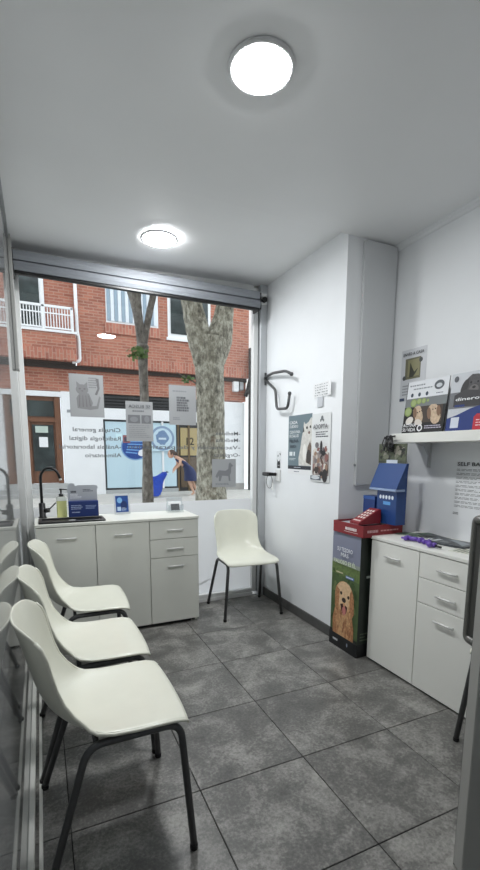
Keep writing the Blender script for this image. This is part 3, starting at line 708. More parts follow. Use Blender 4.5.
# flyers and toys on the drawer cabinet
def flat_item(name, label, cat, x, y, w, d, h, rot, M, z=HR, bev=.0008):
    b = BM(); box(b, (-w/2, -d/2, 0), (w/2, d/2, h), bev, 1)
    o = obj(name, b, M, None, (x, y, z), rot); tag(o, label, cat); return o
mg = flat_item('magazine', 'dark grey magazine on the drawer cabinet near the notice', 'magazine', 1.512, .672, .15, .215, .012, .12, mat('magazine_cover', (62, 66, 70), .35, var=.5, scale=26))
p = Print(); p.poly([(-.06, -.09), (.0, -.02), (.04, .06), (.06, .02), (.02, -.08)], (150, 156, 160)); p.rect(-.06, .07, .02, .095, (190, 194, 198)); p.lines(-.05, .0, .0, .05, 4, (180, 184, 188)); q = p.done(mg); q.location.z = .012
fl1 = flat_item('flyer', 'pale printed flyer lying under the magazine edge', 'flyer', 1.43, .50, .12, .17, .002, .2, mat('flyer_cream', (218, 218, 206), .5))
p = Print(); p.lines(-.05, -.07, .05, .07, 7, (130, 134, 120), .5); q = p.done(fl1); q.location.z = .002
for x, y, r_, M, lab in ((1.53, .95, .3, mat('flyer_green', (140, 158, 140), .5, var=.3, scale=30), 'green and white flyer at the back of the drawer cabinet'), (1.595, .885, -.2, mat('flyer_dark', (96, 100, 104), .4, var=.5, scale=30), 'dark flyer at the back of the drawer cabinet against the wall'), (1.515, .855, .5, mat('flyer_white', (214, 216, 218), .5, var=.08, scale=30), 'white flyer beside the purple toys')):
    fo = flat_item('flyer', lab, 'flyer', x, y, .10, .20, .003, r_, M)
    p = Print(); p.lines(-.04, -.08, .04, .03, 7, (120, 124, 126), .4); p.rect(-.04, .045, .04, .085, (90, 110, 96)); q = p.done(fo); q.location.z = .003
pur = mat('purple_plastic', (104, 74, 168), .35)
for k, (x, y, r_, lab) in enumerate(((1.372, .81, .3, 'purple bone-shaped dispenser nearest the display stand'), (1.356, .69, -.5, 'purple bone-shaped dispenser with black cap near the magazine'))):
    t = thing('bone_dispenser', lab, 'pet toy', (x, y, HR), r_, 'purple dispensers')
    b = BM(); tube(b, [(0, -.034, .016), (0, .034, .016)], .012, 12)
    for sy in (-1, 1):
        for sx in (-1, 1): lathe(b, [(0, -.014), (.010, -.010), (.015, 0), (.010, .010), (0, .014)], (sx*.012, sy*.04, .0155), 14)
    obj('body', b, pur, t); b = BM(); tube(b, [(.012, -.045, .014), (.03, -.085, .012)] if k else [(0, .05, .014), (0, .07, .012)], .006, 8); obj('cap', b, black if k else pur, t)

# ------------------------------------------------------------------ cardboard floor display
ds = thing('floor_display', 'tall cardboard floor display with golden dog picture, beside cabinet', 'display stand', (1.22, 1.06, 0))
dk = mat('display_dark_card', (30, 34, 38), .5, var=.1, scale=6); green = mat('display_green', (70, 96, 56), .5, var=.3, scale=9)
obj('body', box(BM(), (.006, .003, .08), (.30, .275, .755), .001, 1), mat('display_side_print', (38, 46, 40), .5, var=.35, scale=5), ds)
obj('base', box(BM(), (0, 0, 0), (.30, .278, .085), .002, 1), mat('base_black', (24, 25, 28), .45), ds)
f = panel('front_panel', None, None, (.005, .2745, .085), (0, -1, 0), (0, 0, 1), .271, .67, mat('display_meadow', (78, 98, 60), .5, var=.3, scale=12), .001, parent=ds)
w, h = .271, .67
p = Print(); p.rect(0, .48, w, h, (134, 138, 158)); p.rect(0, .455, w, .49, (152, 160, 150)); p.poly([(0, .40), (w, .385), (w, .465), (0, .47)], (104, 124, 72))
for q in range(26): p.ell(random.uniform(0.02, w-.02), random.uniform(.06, .44), random.uniform(.008, .02), random.uniform(.01, .03), random.choice([(64, 86, 48), (90, 112, 66), (56, 76, 44), (108, 124, 80)]), random.uniform(-.5, .5), 10, .2); p.z -= .00006
p.z += .0002
p.rect(0, 0, w, .02, (40, 44, 40))
fur, fur2, fur3 = (206, 162, 118), (178, 126, 88), (226, 192, 152)
p.poly([(.03, 0), (.025, .10), (.045, .17), (.08, .22), (.16, .22), (.215, .16), (.235, .08), (.235, 0)], fur2)
p.poly([(.07, 0), (.065, .12), (.09, .2), (.16, .2), (.19, .12), (.19, 0)], fur)
for q in range(46):
    p.ell(random.uniform(.05, .21), random.uniform(.005, .17), .008, .022, random.choice([fur, fur2, (192, 144, 102), (160, 108, 76)]), random.uniform(-.4, .4), 8, .1); p.z -= .00007
p.z += .0003
p.ell(.135, .265, .092, .10, fur); p.ell(.14, .30, .074, .062, fur3)
p.poly([(.055, .32), (.045, .27), (.045, .19), (.06, .16), (.082, .2), (.09, .3)], fur2); p.poly([(.205, .33), (.23, .27), (.235, .18), (.215, .145), (.195, .19), (.19, .30)], fur2)
p.ell(.135, .225, .05, .052, fur3); p.ell(.105, .283, .011, .011, (40, 28, 24)); p.ell(.178, .272, .011, .011, (40, 28, 24)); p.ell(.135, .243, .02, .016, (48, 36, 34))
p.poly([(.10, .21), (.135, .222), (.172, .205), (.162, .165), (.14, .145), (.118, .16)], (70, 40, 38)); p.ell(.14, .175, .018, .03, (204, 130, 124)); p.ell(.14, .215, .012, .012, fur)
p.lines(.05, .405, .12, .42, 1, (214, 206, 170), .6, .1); p.rect(.145, .39, .225, .408, (90, 120, 170)); p.lines(.15, .392, .22, .406, 1, (220, 228, 240), .5, .1); p.done(f)
text(f, [('SU TESORO', w/2, .555, .026, (236, 238, 244), .15, 'C'), ('M\u00c1S', w/2, .522, .026, (236, 238, 244), .075, 'C'), ('VALIOSO ES \u00c9L', w/2, .475, .026, (226, 236, 210), .215, 'C')], z=.011)
f = panel('base_print', None, None, (-.0006, .275, 0), (0, -1, 0), (0, 0, 1), .27, .085, mat('base_black', (24, 25, 28)), .0003, parent=ds)
p = Print(); p.lines(.04, .035, .09, .055, 1, (220, 222, 226), .7, 0); p.ell(.185, .048, .006, .012, (150, 160, 180)); p.done(f)
f = panel('side_print', None, None, (.005, .0024, .0), (1, 0, 0), (0, 0, 1), .28, .75, MATS['display_side_print'], .0004, parent=ds)
p = Print(); p.rect(.05, .5, .12, .515, (180, 188, 180)); p.lines(.02, .1, .08, .16, 3, (90, 104, 84)); p.done(f)
# red tray on top
red = mat('red_card', (136, 34, 42), .5)
ZT = .756
b = BM(); X0, X1, Y0, Y1 = -.006, .295, -.022, .262
box(b, (X0, Y0, ZT), (X1, Y1, ZT+.006)); box(b, (X0, Y0, ZT+.006), (X0+.005, Y1, ZT+.070)); box(b, (X1-.005, Y0, ZT+.006), (X1, Y1, ZT+.070)); box(b, (X0+.005, Y0, ZT+.006), (X1-.005, Y0+.005, ZT+.070)); box(b, (X0+.005, Y1-.005, ZT+.006), (X1-.005, Y1, ZT+.070))
tr = obj('top_tray', b, red, ds)
obj('tray_insert', box(BM(), (X0+.006, Y0+.006, ZT+.006), (X1-.006, Y1-.006, ZT+.058)), mat('grey_insert', (176, 178, 182), .6), ds)
f = panel('tray_front_print', None, None, (X0-.0006, Y1, ZT), (0, -1, 0), (0, 0, 1), Y1-Y0, .07, red, .0003, parent=ds)
p = Print(); p.lines(.12, .024, .225, .048, 1, (236, 226, 226), .7, 0); p.rect(.11, .016, .24, .019, (220, 200, 200)); p.done(f)
f = panel('tray_side_print', None, None, (X0, Y0-.0006, ZT), (1, 0, 0), (0, 0, 1), X1-X0, .07, red, .0003, parent=ds)
p = Print(); p.lines(.03, .024, .11, .046, 1, (214, 170, 170), .7, 0); p.lines(.13, .028, .28, .044, 1, (206, 150, 150), .5, .1); p.done(f)
# wedge shaped counter box
wd = thing('sample_box', 'red sloping sample box with white squares on the floor display tray', 'box', (1.24, 1.085, ZT+.071))
b = BM(); prism(b, [(-.02, 0), (.142, 0), (.142, .085), (.13, .085), (-.02, .012)], 0, .085, 'Y'); o = obj('carton', b, red, wd)
sl = Vector((.15, 0, .073)).normalized()
f = panel('slope_print', None, None, (-.02, .085, .0125), (0, -1, 0), sl, .085, .166, red, .0004, parent=wd)
p = Print()
for r_ in range(4):
    for c_ in range(3): p.rect(.012+c_*.023, .05+r_*.026, .027+c_*.023, .066+r_*.026, (232, 220, 214))
p.lines(.01, .012, .075, .03, 1, (230, 206, 200), .7, 0); p.done(f)
# blue dispenser with picture header
blue = mat('blue_card', (32, 68, 128), .42)
bl = thing('counter_display', 'tall blue counter display with a photo header on the red tray', 'display stand', (1.40, .982, ZT+.071))
Zt = ZT+.071
b = BM(); prism(b, [(0, 0), (.075, 0), (.075, .36), (.051, .36), (.051, .198), (0, .198)], 0, .162, 'Y'); obj('body', b, blue, bl)
b = BM()
lo = [(-.02, -.012), (-.02, .212), (.05, .212), (.05, -.012)]; hi = [(.034, -.03), (.034, .198), (.05, .198), (.05, -.03)]
va = [b.verts.new((x, y, .2125)) for x, y in lo]; vb = [b.verts.new((x, y, .36)) for x, y in hi]
b.faces.new(va); b.faces.new(vb[::-1])
for k in range(4): b.faces.new((va[k], vb[k], vb[(k+1) % 4], va[(k+1) % 4]))
bmesh.ops.recalc_face_normals(b, faces=b.faces[:]); obj('wing_panel', b, blue, bl)
b = BM(); box(b, (-.022, -.012, .1985), (.050, .212, .212), .002, 1); obj('lip', b, mat('pale_blue_card', (150, 170, 205), .4), bl)
f = panel('front_print', None, None, (-.0006, .162, 0), (0, -1, 0), (0, 0, 1), .162, .2, blue, .0003, parent=bl)
p = Print()
for q in range(5): p.ell(.03+q*.025, .16, .009, .012, (226, 234, 244))
p.rect(.055, .115, .115, .135, (96, 160, 220)); p.done(f)
hd = panel('header', None, None, (.036, .205, .361), (0, -1, 0), (0, 0, 1), .225, .115, mat('header_photo', (70, 76, 62), .5, var=.5, scale=24), .004, parent=bl)
p = Print(); p.rect(.0, .012, .225, .115, (86, 92, 74))
for q in range(44): p.ell(random.uniform(.02, .205), random.uniform(.03, .105), random.uniform(.008, .018), random.uniform(.008, .016), random.choice([(40, 44, 40), (92, 98, 76), (120, 122, 104), (58, 54, 48), (150, 146, 134)]), random.uniform(0, 3), 9, .2); p.z -= .00006
p.z += .0002
p.rect(.07, .0, .16, .02, (206, 214, 226)); p.done(hd)
b2 = thing('product_box', 'plain dark blue product box next to the tall blue display', 'box', (1.395, 1.158, Zt))
obj('carton', box(BM(), (0, 0, 0), (.075, .105, .155), .001, 1), mat('dark_blue_card', (30, 58, 120), .42), b2)
f = panel('flap', None, None, (-.0008, .105, .135), (0, -1, 0), (0, 0, 1), .105, .02, mat('blue_flap', (54, 92, 160), .4), .0004, parent=b2)
hb = thing('hanging_leash', 'bundle of black leads hanging from the front of the shelf', 'leash', (1.445, 1.075, 1.335))
b = BM()
for q in range(12):
    x = random.uniform(-.036, -.022); y = random.uniform(-.02, .05); L = random.uniform(.04, .095)
    tube(b, fillet([(x, y, random.uniform(-.01, .02)), (x+random.uniform(-.006, .003), y+random.uniform(-.03, .03), -L), (x-.01, y+random.uniform(-.03, .03), -L*.8), (x+.005, y+.006, .01)], .02, 4), .0035, 6)
obj('straps', b, black, hb)['kind'] = 'stuff'; b = BM(); tube(b, [(-.012, -.02, .012), (-.012, .05, .012)], .004, 8); tube(b, [(-.012, .015, .012), (.0145, .015, .012)], .005, 8); obj('hook_bar', b, steel, hb)

# ------------------------------------------------------------------ open door at the entrance
ang = math.atan2(-.34, .94)
dr = struct_empty('door_1', 'open grey aluminium glazed door with long pull handle'); dr.location = (.606, -.15, 0); dr.rotation_euler.z = ang
def dbar(n, a, c, M=alu_dk, bev=.003): return obj(n, box(BM(), a, c, bev, 1), M, dr)
dbar('stile', (0, -.045, .008), (.10, 0, 2.1)); dbar('stile', (.70, -.045, .008), (.78, 0, 2.1)); dbar('top_rail', (.10, -.045, 2.0), (.70, 0, 2.1)); dbar('bottom_rail', (.10, -.045, .008), (.70, 0, .14))
obj('glass_pane', box(BM(), (.10, -.026, .14), (.70, -.019, 2.0)), glass, dr)
hs = mat('handle_steel', (112, 112, 109), .35, .5)
b = BM(); tube(b, fillet([(.034, -.002, .70), (.034, .074, .70), (.034, .074, 1.06), (.034, -.002, 1.06)], .014, 6), .013, 14); obj('pull_handle', b, hs, dr)
b = BM(); box(b, (.028, .003, .716), (.040, .062, 1.046)); obj('handle_plate', b, mat('handle_plate_grey', (70, 70, 68), .45, .3), dr)
b = BM(); box(b, (.004, 0.0, .0), (.010, .004, 2.1)); obj('edge_gasket', b, rub, dr)

# ------------------------------------------------------------------ street
asph = mat('asphalt', (96, 96, 98), .9, var=.1, scale=30); pav = mat('pavement_slabs', (188, 186, 180), .85, var=.08, scale=4)
struct('pavement_near', box(BM(), (-14, YF+.16, -.3), (16, 6.6, -.03)), pav); struct('road', box(BM(), (-14, 6.6, -.4), (16, 9.8, -.14)), asph); struct('pavement_far', box(BM(), (-14, 9.8, -.3), (16, 12.9, 0)), pav)
YU, YL = 12.5, 12.72
brick = brick_mat('red_brick', (182, 118, 96), (150, 90, 74), (176, 138, 120), .25, .078); sold = brick_mat('soldier_brick', (190, 124, 102), (156, 94, 78), (178, 142, 126), .25, .09, True)
bld = thing('brick_building', 'red brick apartment building across the street with shopfront below', 'building', (0, YU, 0))
def P_(bm_, name, M, par=bld):
    o = obj(name, bm_, M, par)
    o.matrix_parent_inverse = Matrix.Identity(4); o.location = -Vector(bld.location) if par is bld else (0, 0, 0)
    return o
def bx(name, M, x0, x1, z0, z1, y0, y1, par=bld, bev=0): return P_(box(BM(), (x0, y0, z0), (x1, y1, z1), bev, 1), name, M, par)
def U(px, py): q = onY(px, py, YU); return q.x, q.z
def Lw(px, py): q = onY(px, py, YL); return q.x, q.z
zs = 3.66
white_p = mat('white_facade_paint', (236, 237, 238), .8, var=.03, scale=2)
bx('upper_wall', brick, .66, 5.93, zs+.3, 8.5, YU, YU+.5); bx('soldier_course', sold, .66, 5.93, zs, zs+.3, YU, YU+.5)
bx('upper_wall', brick, -6, .66, 4.44, 8.5, YU+.12, YU+.5); bx('balcony_front', brick, -6, .60, zs+.33, 4.40, YU-.25, YU+.12); bx('soldier_course', sold, -6, .60, zs+.05, zs+.33, YU-.25, YU+.12)
bx('balcony_slab', white_p, -6, .64, 4.40, 4.46, YU-.29, YU+.12); bx('shadow_soffit', mat('painted_soffit_shade', (70, 62, 58), .9), -6, 5.93, zs-.11, zs-.002, YU+.14, YL+.3)  # dark soffit strip paints in the shade beneath the overhang
bx('shadow_soffit', MATS['painted_soffit_shade'], -6, .60, zs-.002, zs+.0495, YU+.0, YL+.3)
bx('lower_band', brick, -6, 5.93, 2.94, zs-.11, YL, YL+.3)
# balcony railing
rl = bx('railing', white_p, -2.6, .56, 5.02, 5.08, YU-.27, YU-.22)
for z0_, z1_ in ((4.49, 4.53), (4.86, 4.89)): bx('rail', white_p, -2.6, .56, z0_, z1_, YU-.26, YU-.23, rl)
for k in range(44):
    x = -2.55+k*.071; bx('baluster', white_p, x-.012, x+.012, 4.49, 5.03, YU-.258, YU-.232, rl)
for x in (-.18, .54): bx('post', white_p, x-.03, x+.03, 4.46, 5.06, YU-.27, YU-.22, rl)
dkglass = mat('dark_glass_reflections', (52, 60, 60), .06, 0, var=.5, scale=3)  # blotchy tone painted in for greenery reflected in the panes
bw = bx('balcony_door', white_p, -2.2, -.12, 4.46, 6.6, YU+.08, YU+.12)
bx('pane', dkglass, -2.1, -1.22, 4.6, 6.5, YU+.06, YU+.078, bw); bx('pane', dkglass, -1.12, -.24, 4.6, 6.5, YU+.06, YU+.078, bw)
b = BM(); tube(b, fillet([(.655, YU-.1, 8.4), (.665, YU-.1, 4.5), (.70, YU-.1, 4.3), (.70, YU-.1, 3.74), (.50, YU-.1, 3.70)], .08, 4), .045, 12); P_(b, 'drain_pipe', white_p)
# upper windows
def window(x0, x1, z0, z1, kind):
    wf = bx('window', white_p, x0, x1, z0, z1, YU-.02, YU+.01)
    if kind == 'slats':
        n = int((x1-x0)/.1)
        for k in range(n):
            xa = x0+.03+k*(x1-x0-.06)/n
            bx('slat', mat('blind_white', (226, 232, 238), .6) if k % 2 else mat('blind_blue_grey', (150, 168, 182), .6), xa, xa+(x1-x0-.06)/n-.012, z0+.06, z1-.06, YU-.045, YU-.021, wf)
    else:
        bx('pane', dkglass, x0+.09, (x0+x1)/2-.04, z0+.12, z1-.1, YU-.04, YU-.021, wf); bx('pane', dkglass, (x0+x1)/2+.04, x1-.09, z0+.12, z1-.1, YU-.04, YU-.021, wf)
    bx('window_sill', white_p if kind != 'slats' else sold, x0-.05, x1+.05, z0-.08 if kind != 'slats' else z0-.28, z0, YU-.06, YU-.021, wf)
window(1.46, 2.95, 4.87, 6.2, 'slats'); window(3.24, 4.6, 4.66, 6.2, 'glass')
# ground floor
wood = mat('brown_wood', (112, 74, 52), .5, var=.25, scale=6, stretch=(8, 8, 1))
x0, _ = Lw(25, 394); x1, zt = Lw(60, 397); _, zb = Lw(60, 483)
bx('lintel', white_p, x0-1.2, x1+.02, zt, zt+.14, YL-.04, YL+.2)
dd = bx('street_door', wood, x0-1.0, x1, zb, zt, YL+.06, YL+.16)
bx('transom_pane', dkglass, x0-.85, x1-.18, zt-.55, zt-.12, YL+.04, YL+.058, dd); bx('door_pane', dkglass, x0+.12, x1-.22, zb+.35, zt-.78, YL+.03, YL+.058, dd)
bx('notice', mat('pale_green_notice', (186, 200, 190), .6), x0+.2, x1-.36, zt-1.0, zt-.82, YL+.015, YL+.028, dd); bx('notice', paper, x0+.28, x1-.38, zt-1.4, zt-1.12, YL+.015, YL+.028, dd)
bx('door_stile', wood, x1-.16, x1-.02, zb, zt, YL-.01, YL+.058, dd); bx('door_stile', wood, x0-.02, x0+.08, zb, zt-.68, YL+.0, YL+.058, dd); bx('door_rail', wood, x0-.85, x1-.16, zt-.7, zt-.6, YL+.0, YL+.058, dd)
bx('step', mat('grey_step', (176, 176, 174), .8), x0-1.4, x1+.1, 0, zb-.01, YL-.05, YL+.16); bx('step', mat('grey_step', (176, 176, 174)), x0-1.6, x1+.2, 0, (zb)*.6, YL-.35, YL-.05); bx('step', mat('grey_step', (176, 176, 174)), x0-1.8, x1+.3, 0, zb*.28, YL-.65, YL-.35)
xs0, zst = Lw(104, 421); xs1, zsb = Lw(178, 488); xm, _ = Lw(162, 424); xd, _ = Lw(202, 430); xw0, _ = Lw(222, 430); xw1, zwt = Lw(244, 403)
zsb = .17; zst = 2.15
bx('white_pier', white_p, x1+.02, xs0-.03, 0, 2.94, YL-.03, YL+.25)
nb = bx('house_plaque', mat('plaque_grey', (150, 152, 156), .5), x1+.16, x1+.26, 2.36, 2.44, YL-.045, YL-.031)
gr = bx('vent_grille', black, xs0-.03, xd+.6, 2.53, 2.93, YL+.05, YL+.2)
for k in range(4): bx('louvre', mat('louvre_dark', (46, 46, 48), .5), xs0-.02, xd+.58, 2.56+k*.09, 2.61+k*.09, YL+.0, YL+.049, gr)
bx('fascia', white_p, xs0-.03, xd+.6, zst+.06, 2.53, YL-.03, YL+.2)
film = mat('pale_blue_window_film', (196, 220, 230), .18)
bx('stall_riser', mat('riser_grey', (170, 172, 172), .7), xs0-.03, xs1+.02, 0, zsb-.06, YL, YL+.2); bx('shop_frame', mat('dark_frame', (52, 56, 60), .4), xs0-.03, xs1+.02, zsb-.06, zst+.06, YL+.06, YL+.2)
sw = bx('shop_window', film, xs0+.03, xm-.02, zsb, zst, YL+.03, YL+.058)
sw2 = bx('shop_window', film, xm+.05, xs1-.03, zsb, zst, YL+.03, YL+.058); bx('mullion', white_p, xm-.015, xm+.045, zsb-.05, zst+.05, YL-.0, YL+.058)
f = panel('round_emblem', None, None, (xs0+.5, YL+.028, .9), (1, 0, 0), (0, 0, 1), .9, .85, film, .002, parent=bld); f.location = Vector((xs0+.45, YL+.027, .98))-Vector(bld.location)
p = Print(); p.ell(.45, .42, .44, .4, (120, 160, 200), 0, 28); p.ell(.45, .42, .40, .36, (24, 66, 140), 0, 28)
for q in range(5): p.poly([(.15+.02*q, .25+q*.08), (.5+.06*q, .22+q*.09), (.52+.06*q, .25+q*.09), (.17+.02*q, .29+q*.08)], (110, 160, 214))
p.ell(.66, .26, .14, .1, (232, 236, 240), .4, 18, .1); p.ell(.82, .3, .1, .14, (240, 242, 244)); p.rect(.08, .55, .3, .78, (150, 90, 90)); p.rect(.12, .58, .22, .72, (70, 60, 80)); p.rect(-.12, .62, .06, .82, (206, 232, 238)); p.done(f)
f = panel('round_emblem', None, None, (0, 0, 0), (1, 0, 0), (0, 0, 1), .8, .8, film, .002, parent=bld); f.location = Vector((xm-.42, YL-.016, 1.28))-Vector(bld.location)
p = Print(); p.ell(.42, .4, .38, .38, (128, 150, 178), 0, 28); p.ell(.42, .4, .31, .31, (190, 212, 224), 0, 28); p.ell(.42, .42, .2, .22, (110, 136, 170), 0, 20, .12); p.rect(.3, .36, .54, .42, (200, 216, 226)); p.done(f)
sd_ = bx('shop_door', mat('dark_interior', (40, 38, 38), .3), xs1+.0, xd+.05, .0, zst+.06, YL+.14, YL+.2)
bx('upper_pane', mat('yellowish_glass', (176, 158, 110), .2), xs1+.14, xd-.12, 1.15, zst-.12, YL+.11, YL+.138, sd_); bx('lower_pane', mat('brown_glass', (92, 76, 58), .15), xs1+.14, xd-.12, .12, 1.1, YL+.11, YL+.138, sd_)  # upper pane is plain yellowish glass
for x in (xs1+.06, (xs1+xd)/2, xd-.05): bx('door_bar', mat('bronze_bar', (104, 84, 54), .4), x-.03, x+.03, 0, zst+.04, YL+.08, YL+.109, sd_)
f = panel('door_number', None, None, (0, 0, 0), (1, 0, 0), (0, 0, 1), .3, .3, MATS['yellowish_glass'], .002, parent=bld); f.location = Vector((xd-.52, YL+.105, 1.46))-Vector(bld.location)
text(f, [('12', .15, .03, .24, (60, 52, 36), .26, 'C')], z=.003)
bx('white_wall', white_p, xd+.05, xw1, 0, 2.9, YL-.03, YL+.25); bx('wall_foot', mat('stained_plinth', (166, 164, 160), .85, var=.15, scale=3), xd+.05, xw1, 0, .22, YL-.06, YL-.031)
for px0, px1, py0, py1, nm in ((233, 238.2, 382, 391.5, 'meter_box'), (239.5, 243, 382.5, 390, 'meter_box')):
    a_ = onY(px0, py1, YL-.1); c_ = onY(px1, py0, YL-.1); bx(nm, white_p if px0 < 235 else mat('grey_box', (170, 172, 174), .5), a_.x, c_.x, a_.z, c_.z, YL-.16, YL-.001, bev=.01)
dkp = mat('dark_downpipe', (60, 58, 56), .7, var=.3, scale=4)
b = BM(); tube(b, [(xw1+.16, YU-.06, 0), (xw1+.16, YU-.06, 4.6)], .12, 10); tube(b, [(xw1+.02, YL-.08, 3.1), (xw1+.1, YL-.1, 3.35), (xw1+.14, YU-.1, 3.9)], .07, 8); P_(b, 'cable_duct', dkp)
b = BM()
for q in range(40):
    xx = xw1+.16+random.uniform(-.16, .14); zz = random.uniform(3.0, 4.4); tube(b, [(xx, YU-.2, zz), (xx+random.uniform(-.15, .15), YU-.24, zz-random.uniform(.1, .4))], .02, 5)
P_(b, 'loose_cables', dkp)['kind'] = 'stuff'
nbd = tag(obj('pale_building', box(BM(), (6.32, YU+.2, 0), (14, YU+1.2, 9)), mat('pale_render', (226, 226, 222), .8, var=.03)), 'pale rendered building next to the brick building', 'building')
# trees
bark = bark_mat('plane_bark', (150, 146, 132), (202, 200, 186), (84, 82, 70), 17); bark2 = bark_mat('young_bark', (116, 110, 104), (150, 146, 138), (78, 74, 68), 14)
leafm = mat('leaf_green', (92, 120, 62), .6, var=.25, scale=3)
def crown(par, c, r, n):
    b = BM()
    for q in range(n):
        v = Vector((random.gauss(0, 1), random.gauss(0, 1), random.gauss(0, .7))).normalized()*r*random.uniform(.3, 1); a = Vector(c)+v
        u = Vector((random.uniform(-1, 1), random.uniform(-1, 1), random.uniform(-.6, .6))).normalized()*.09; w_ = u.cross(Vector((random.random(), random.random(), random.random()))).normalized()*.06
        b.faces.new([b.verts.new(a+k) for k in (u, w_, -u, -w_)])
    o = obj('foliage', b, leafm, par); o['kind'] = 'stuff'; return o
def knotty(b, pts, rads, n=18, amp=.04):
    pts = [Vector(p_) for p_ in pts]; P2_ = []; R2_ = []
    for i in range(len(pts)-1):
        for k in range(6):
            t_ = k/6; P2_.append(pts[i].lerp(pts[i+1], t_)); R2_.append((rads[i]*(1-t_)+rads[i+1]*t_)*(1+random.uniform(-amp, amp)))
    P2_.append(pts[-1]); R2_.append(rads[-1]); tube(b, P2_, R2_, n)
YT = 5.4
def tp_(px, py, dy=0): q = onY(px, py, YT+dy); return Vector((q.x-tb.x, q.y-YT, q.z+.03))
q = onY(211, 440, YT); tb = Vector((q.x, YT, -.03))
t1 = thing('plane_tree', 'thick plane tree trunk with mottled bark outside the window', 'tree', tb)
b = BM(); knotty(b, [(0.02, 0, 0), (0, 0, .25), tp_(211, 480), tp_(211, 440), tp_(210.5, 400), tp_(209.5, 370), tp_(209.5, 350), tp_(210, 339)], [.36, .27, .225, .212, .21, .215, .245, .25], 26, .02)
obj('trunk', b, bark, t1, smooth=True)
b = BM(); knotty(b, [tp_(206, 365), tp_(200, 340), tp_(194, 315), tp_(189, 290), tp_(184, 250), tp_(180, 200)], [.17, .18, .155, .14, .13, .11], 18, .03); obj('limb', b, bark, t1, smooth=True)
b = BM(); knotty(b, [tp_(213, 360), tp_(219, 340), tp_(223, 320), tp_(226, 300), tp_(231, 260), tp_(236, 200)], [.19, .20, .15, .125, .12, .10], 18, .03); obj('limb', b, bark, t1, smooth=True)
for c_, r_ in (((224, 333), .09), ((203, 331), .09), ((213, 335), .09), ((222, 342), .10), ((228, 335), .06), ((200, 322), .07)):
    b = BM(); v = tp_(*c_, -.1); lathe(b, [(0, -r_), (r_*.7, -r_*.7), (r_, 0), (r_*.75, r_*.6), (r_*.3, r_*.8), (0, r_*.7)], v, 14); obj('burl', b, bark, t1)
crown(t1, (1.5, .3, 7.2), 1.5, 2200)
b = BM(); tube(b, [tp_(200, 386), tp_(192, 381), tp_(184, 377), tp_(176, 372)], [.012, .01, .008, .005], 6); obj('twig', b, bark2, t1)
def leaves(par, c, r, n):
    b = BM()
    for k in range(n):
        a = c+Vector((random.gauss(0, r), random.gauss(0, r*.6), random.gauss(0, r*.6))); u = Vector((random.uniform(-1, 1), random.uniform(-1, 1), random.uniform(-.6, .6))).normalized()*.04; w_ = Vector((random.uniform(-1, 1), 0, random.uniform(-1, 1))).normalized()*.03
        b.faces.new([b.verts.new(a+k_) for k_ in (u, w_, -u, -w_)])
    o = obj('sprout', b, leafm, par); o['kind'] = 'stuff'
leaves(t1, tp_(186, 379), .06, 16)
q = onY(147, 440, YT); tb = Vector((q.x, YT, -.03))
t2 = thing('young_tree', 'slim forked young tree trunk outside the window', 'tree', tb)
b = BM(); knotty(b, [(.01, 0, 0), tp_(148, 500), tp_(147, 440), tp_(144.5, 400), tp_(143, 365), tp_(142.5, 345)], [.10, .085, .064, .062, .066, .078], 14, .04); obj('trunk', b, bark2, t2, smooth=True)
b = BM(); knotty(b, [tp_(142, 352), tp_(140, 330), tp_(137, 310), tp_(134, 292), tp_(128, 250)], [.06, .062, .066, .095, .09], 12, .04); obj('limb', b, bark2, t2, smooth=True)
b = BM(); knotty(b, [tp_(143, 350), tp_(146, 330), tp_(150, 310), tp_(154, 292), tp_(162, 240)], [.05, .048, .046, .044, .04], 12, .03); obj('limb', b, bark2, t2, smooth=True)
b = BM(); v = tp_(142.5, 347); lathe(b, [(0, -.06), (.07, -.05), (.09, 0), (.07, .04), (0, .05)], v, 14); obj('burl', b, bark2, t2)
leaves(t2, tp_(137, 353, -.1), .07, 60)

# ------------------------------------------------------------------ passer-by
ft_ = onZ(190, 495.5, 0); PY = ft_.y
pr = thing('person', 'person in navy dress leaning forward and dragging a blue bag', 'person', (ft_.x, PY, 0))
skin = mat('skin', (206, 164, 140), .6); hairm = mat('brown_hair', (74, 56, 46), .6); navyd = mat('navy_dress', (34, 46, 88), .7)
def skinned(name, verts, edges, M, parent, root=0, sub=2):
    me = bpy.data.meshes.new(name); me.from_pydata([v[0] for v in verts], edges, []); o = bpy.data.objects.new(name, me); COL.objects.link(o); o.parent = parent; me.materials.append(M)
    md = o.modifiers.new('skin', 'SKIN'); md.use_smooth_shade = True
    for i, v in enumerate(verts):
        r_ = v[1]; me.skin_vertices[0].data[i].radius = r_ if isinstance(r_, tuple) else (r_, r_); me.skin_vertices[0].data[i].use_root = (i == root)
    s_ = o.modifiers.new('sub', 'SUBSURF'); s_.levels = sub; s_.render_levels = sub
    return o
V_ = [((.0, 0, .80), (.13, .11)), ((-.06, 0, 1.0), (.12, .10)), ((-.13, 0, 1.20), (.13, .12)), ((-.17, 0, 1.30), (.07, .06)), ((-.21, 0, 1.38), .05),
      ((.0, -.085, .76), .085), ((-.05, -.09, .44), .056), ((.10, -.09, .09), .036), ((.01, -.09, .035), (.035, .025)),
      ((.02, .085, .76), .085), ((.10, .09, .44), .056), ((.27, .09, .11), .036), ((.20, .09, .035), (.035, .025)),
      ((-.14, -.16, 1.24), .052), ((-.27, -.2, 1.02), .042), ((-.46, -.17, .86), .03), ((-.53, -.16, .80), (.034, .02)),
      ((-.13, .16, 1.24), .052), ((-.24, .2, 1.0), .042), ((-.38, .10, .90), .03), ((-.47, .03, .84), (.034, .02))]
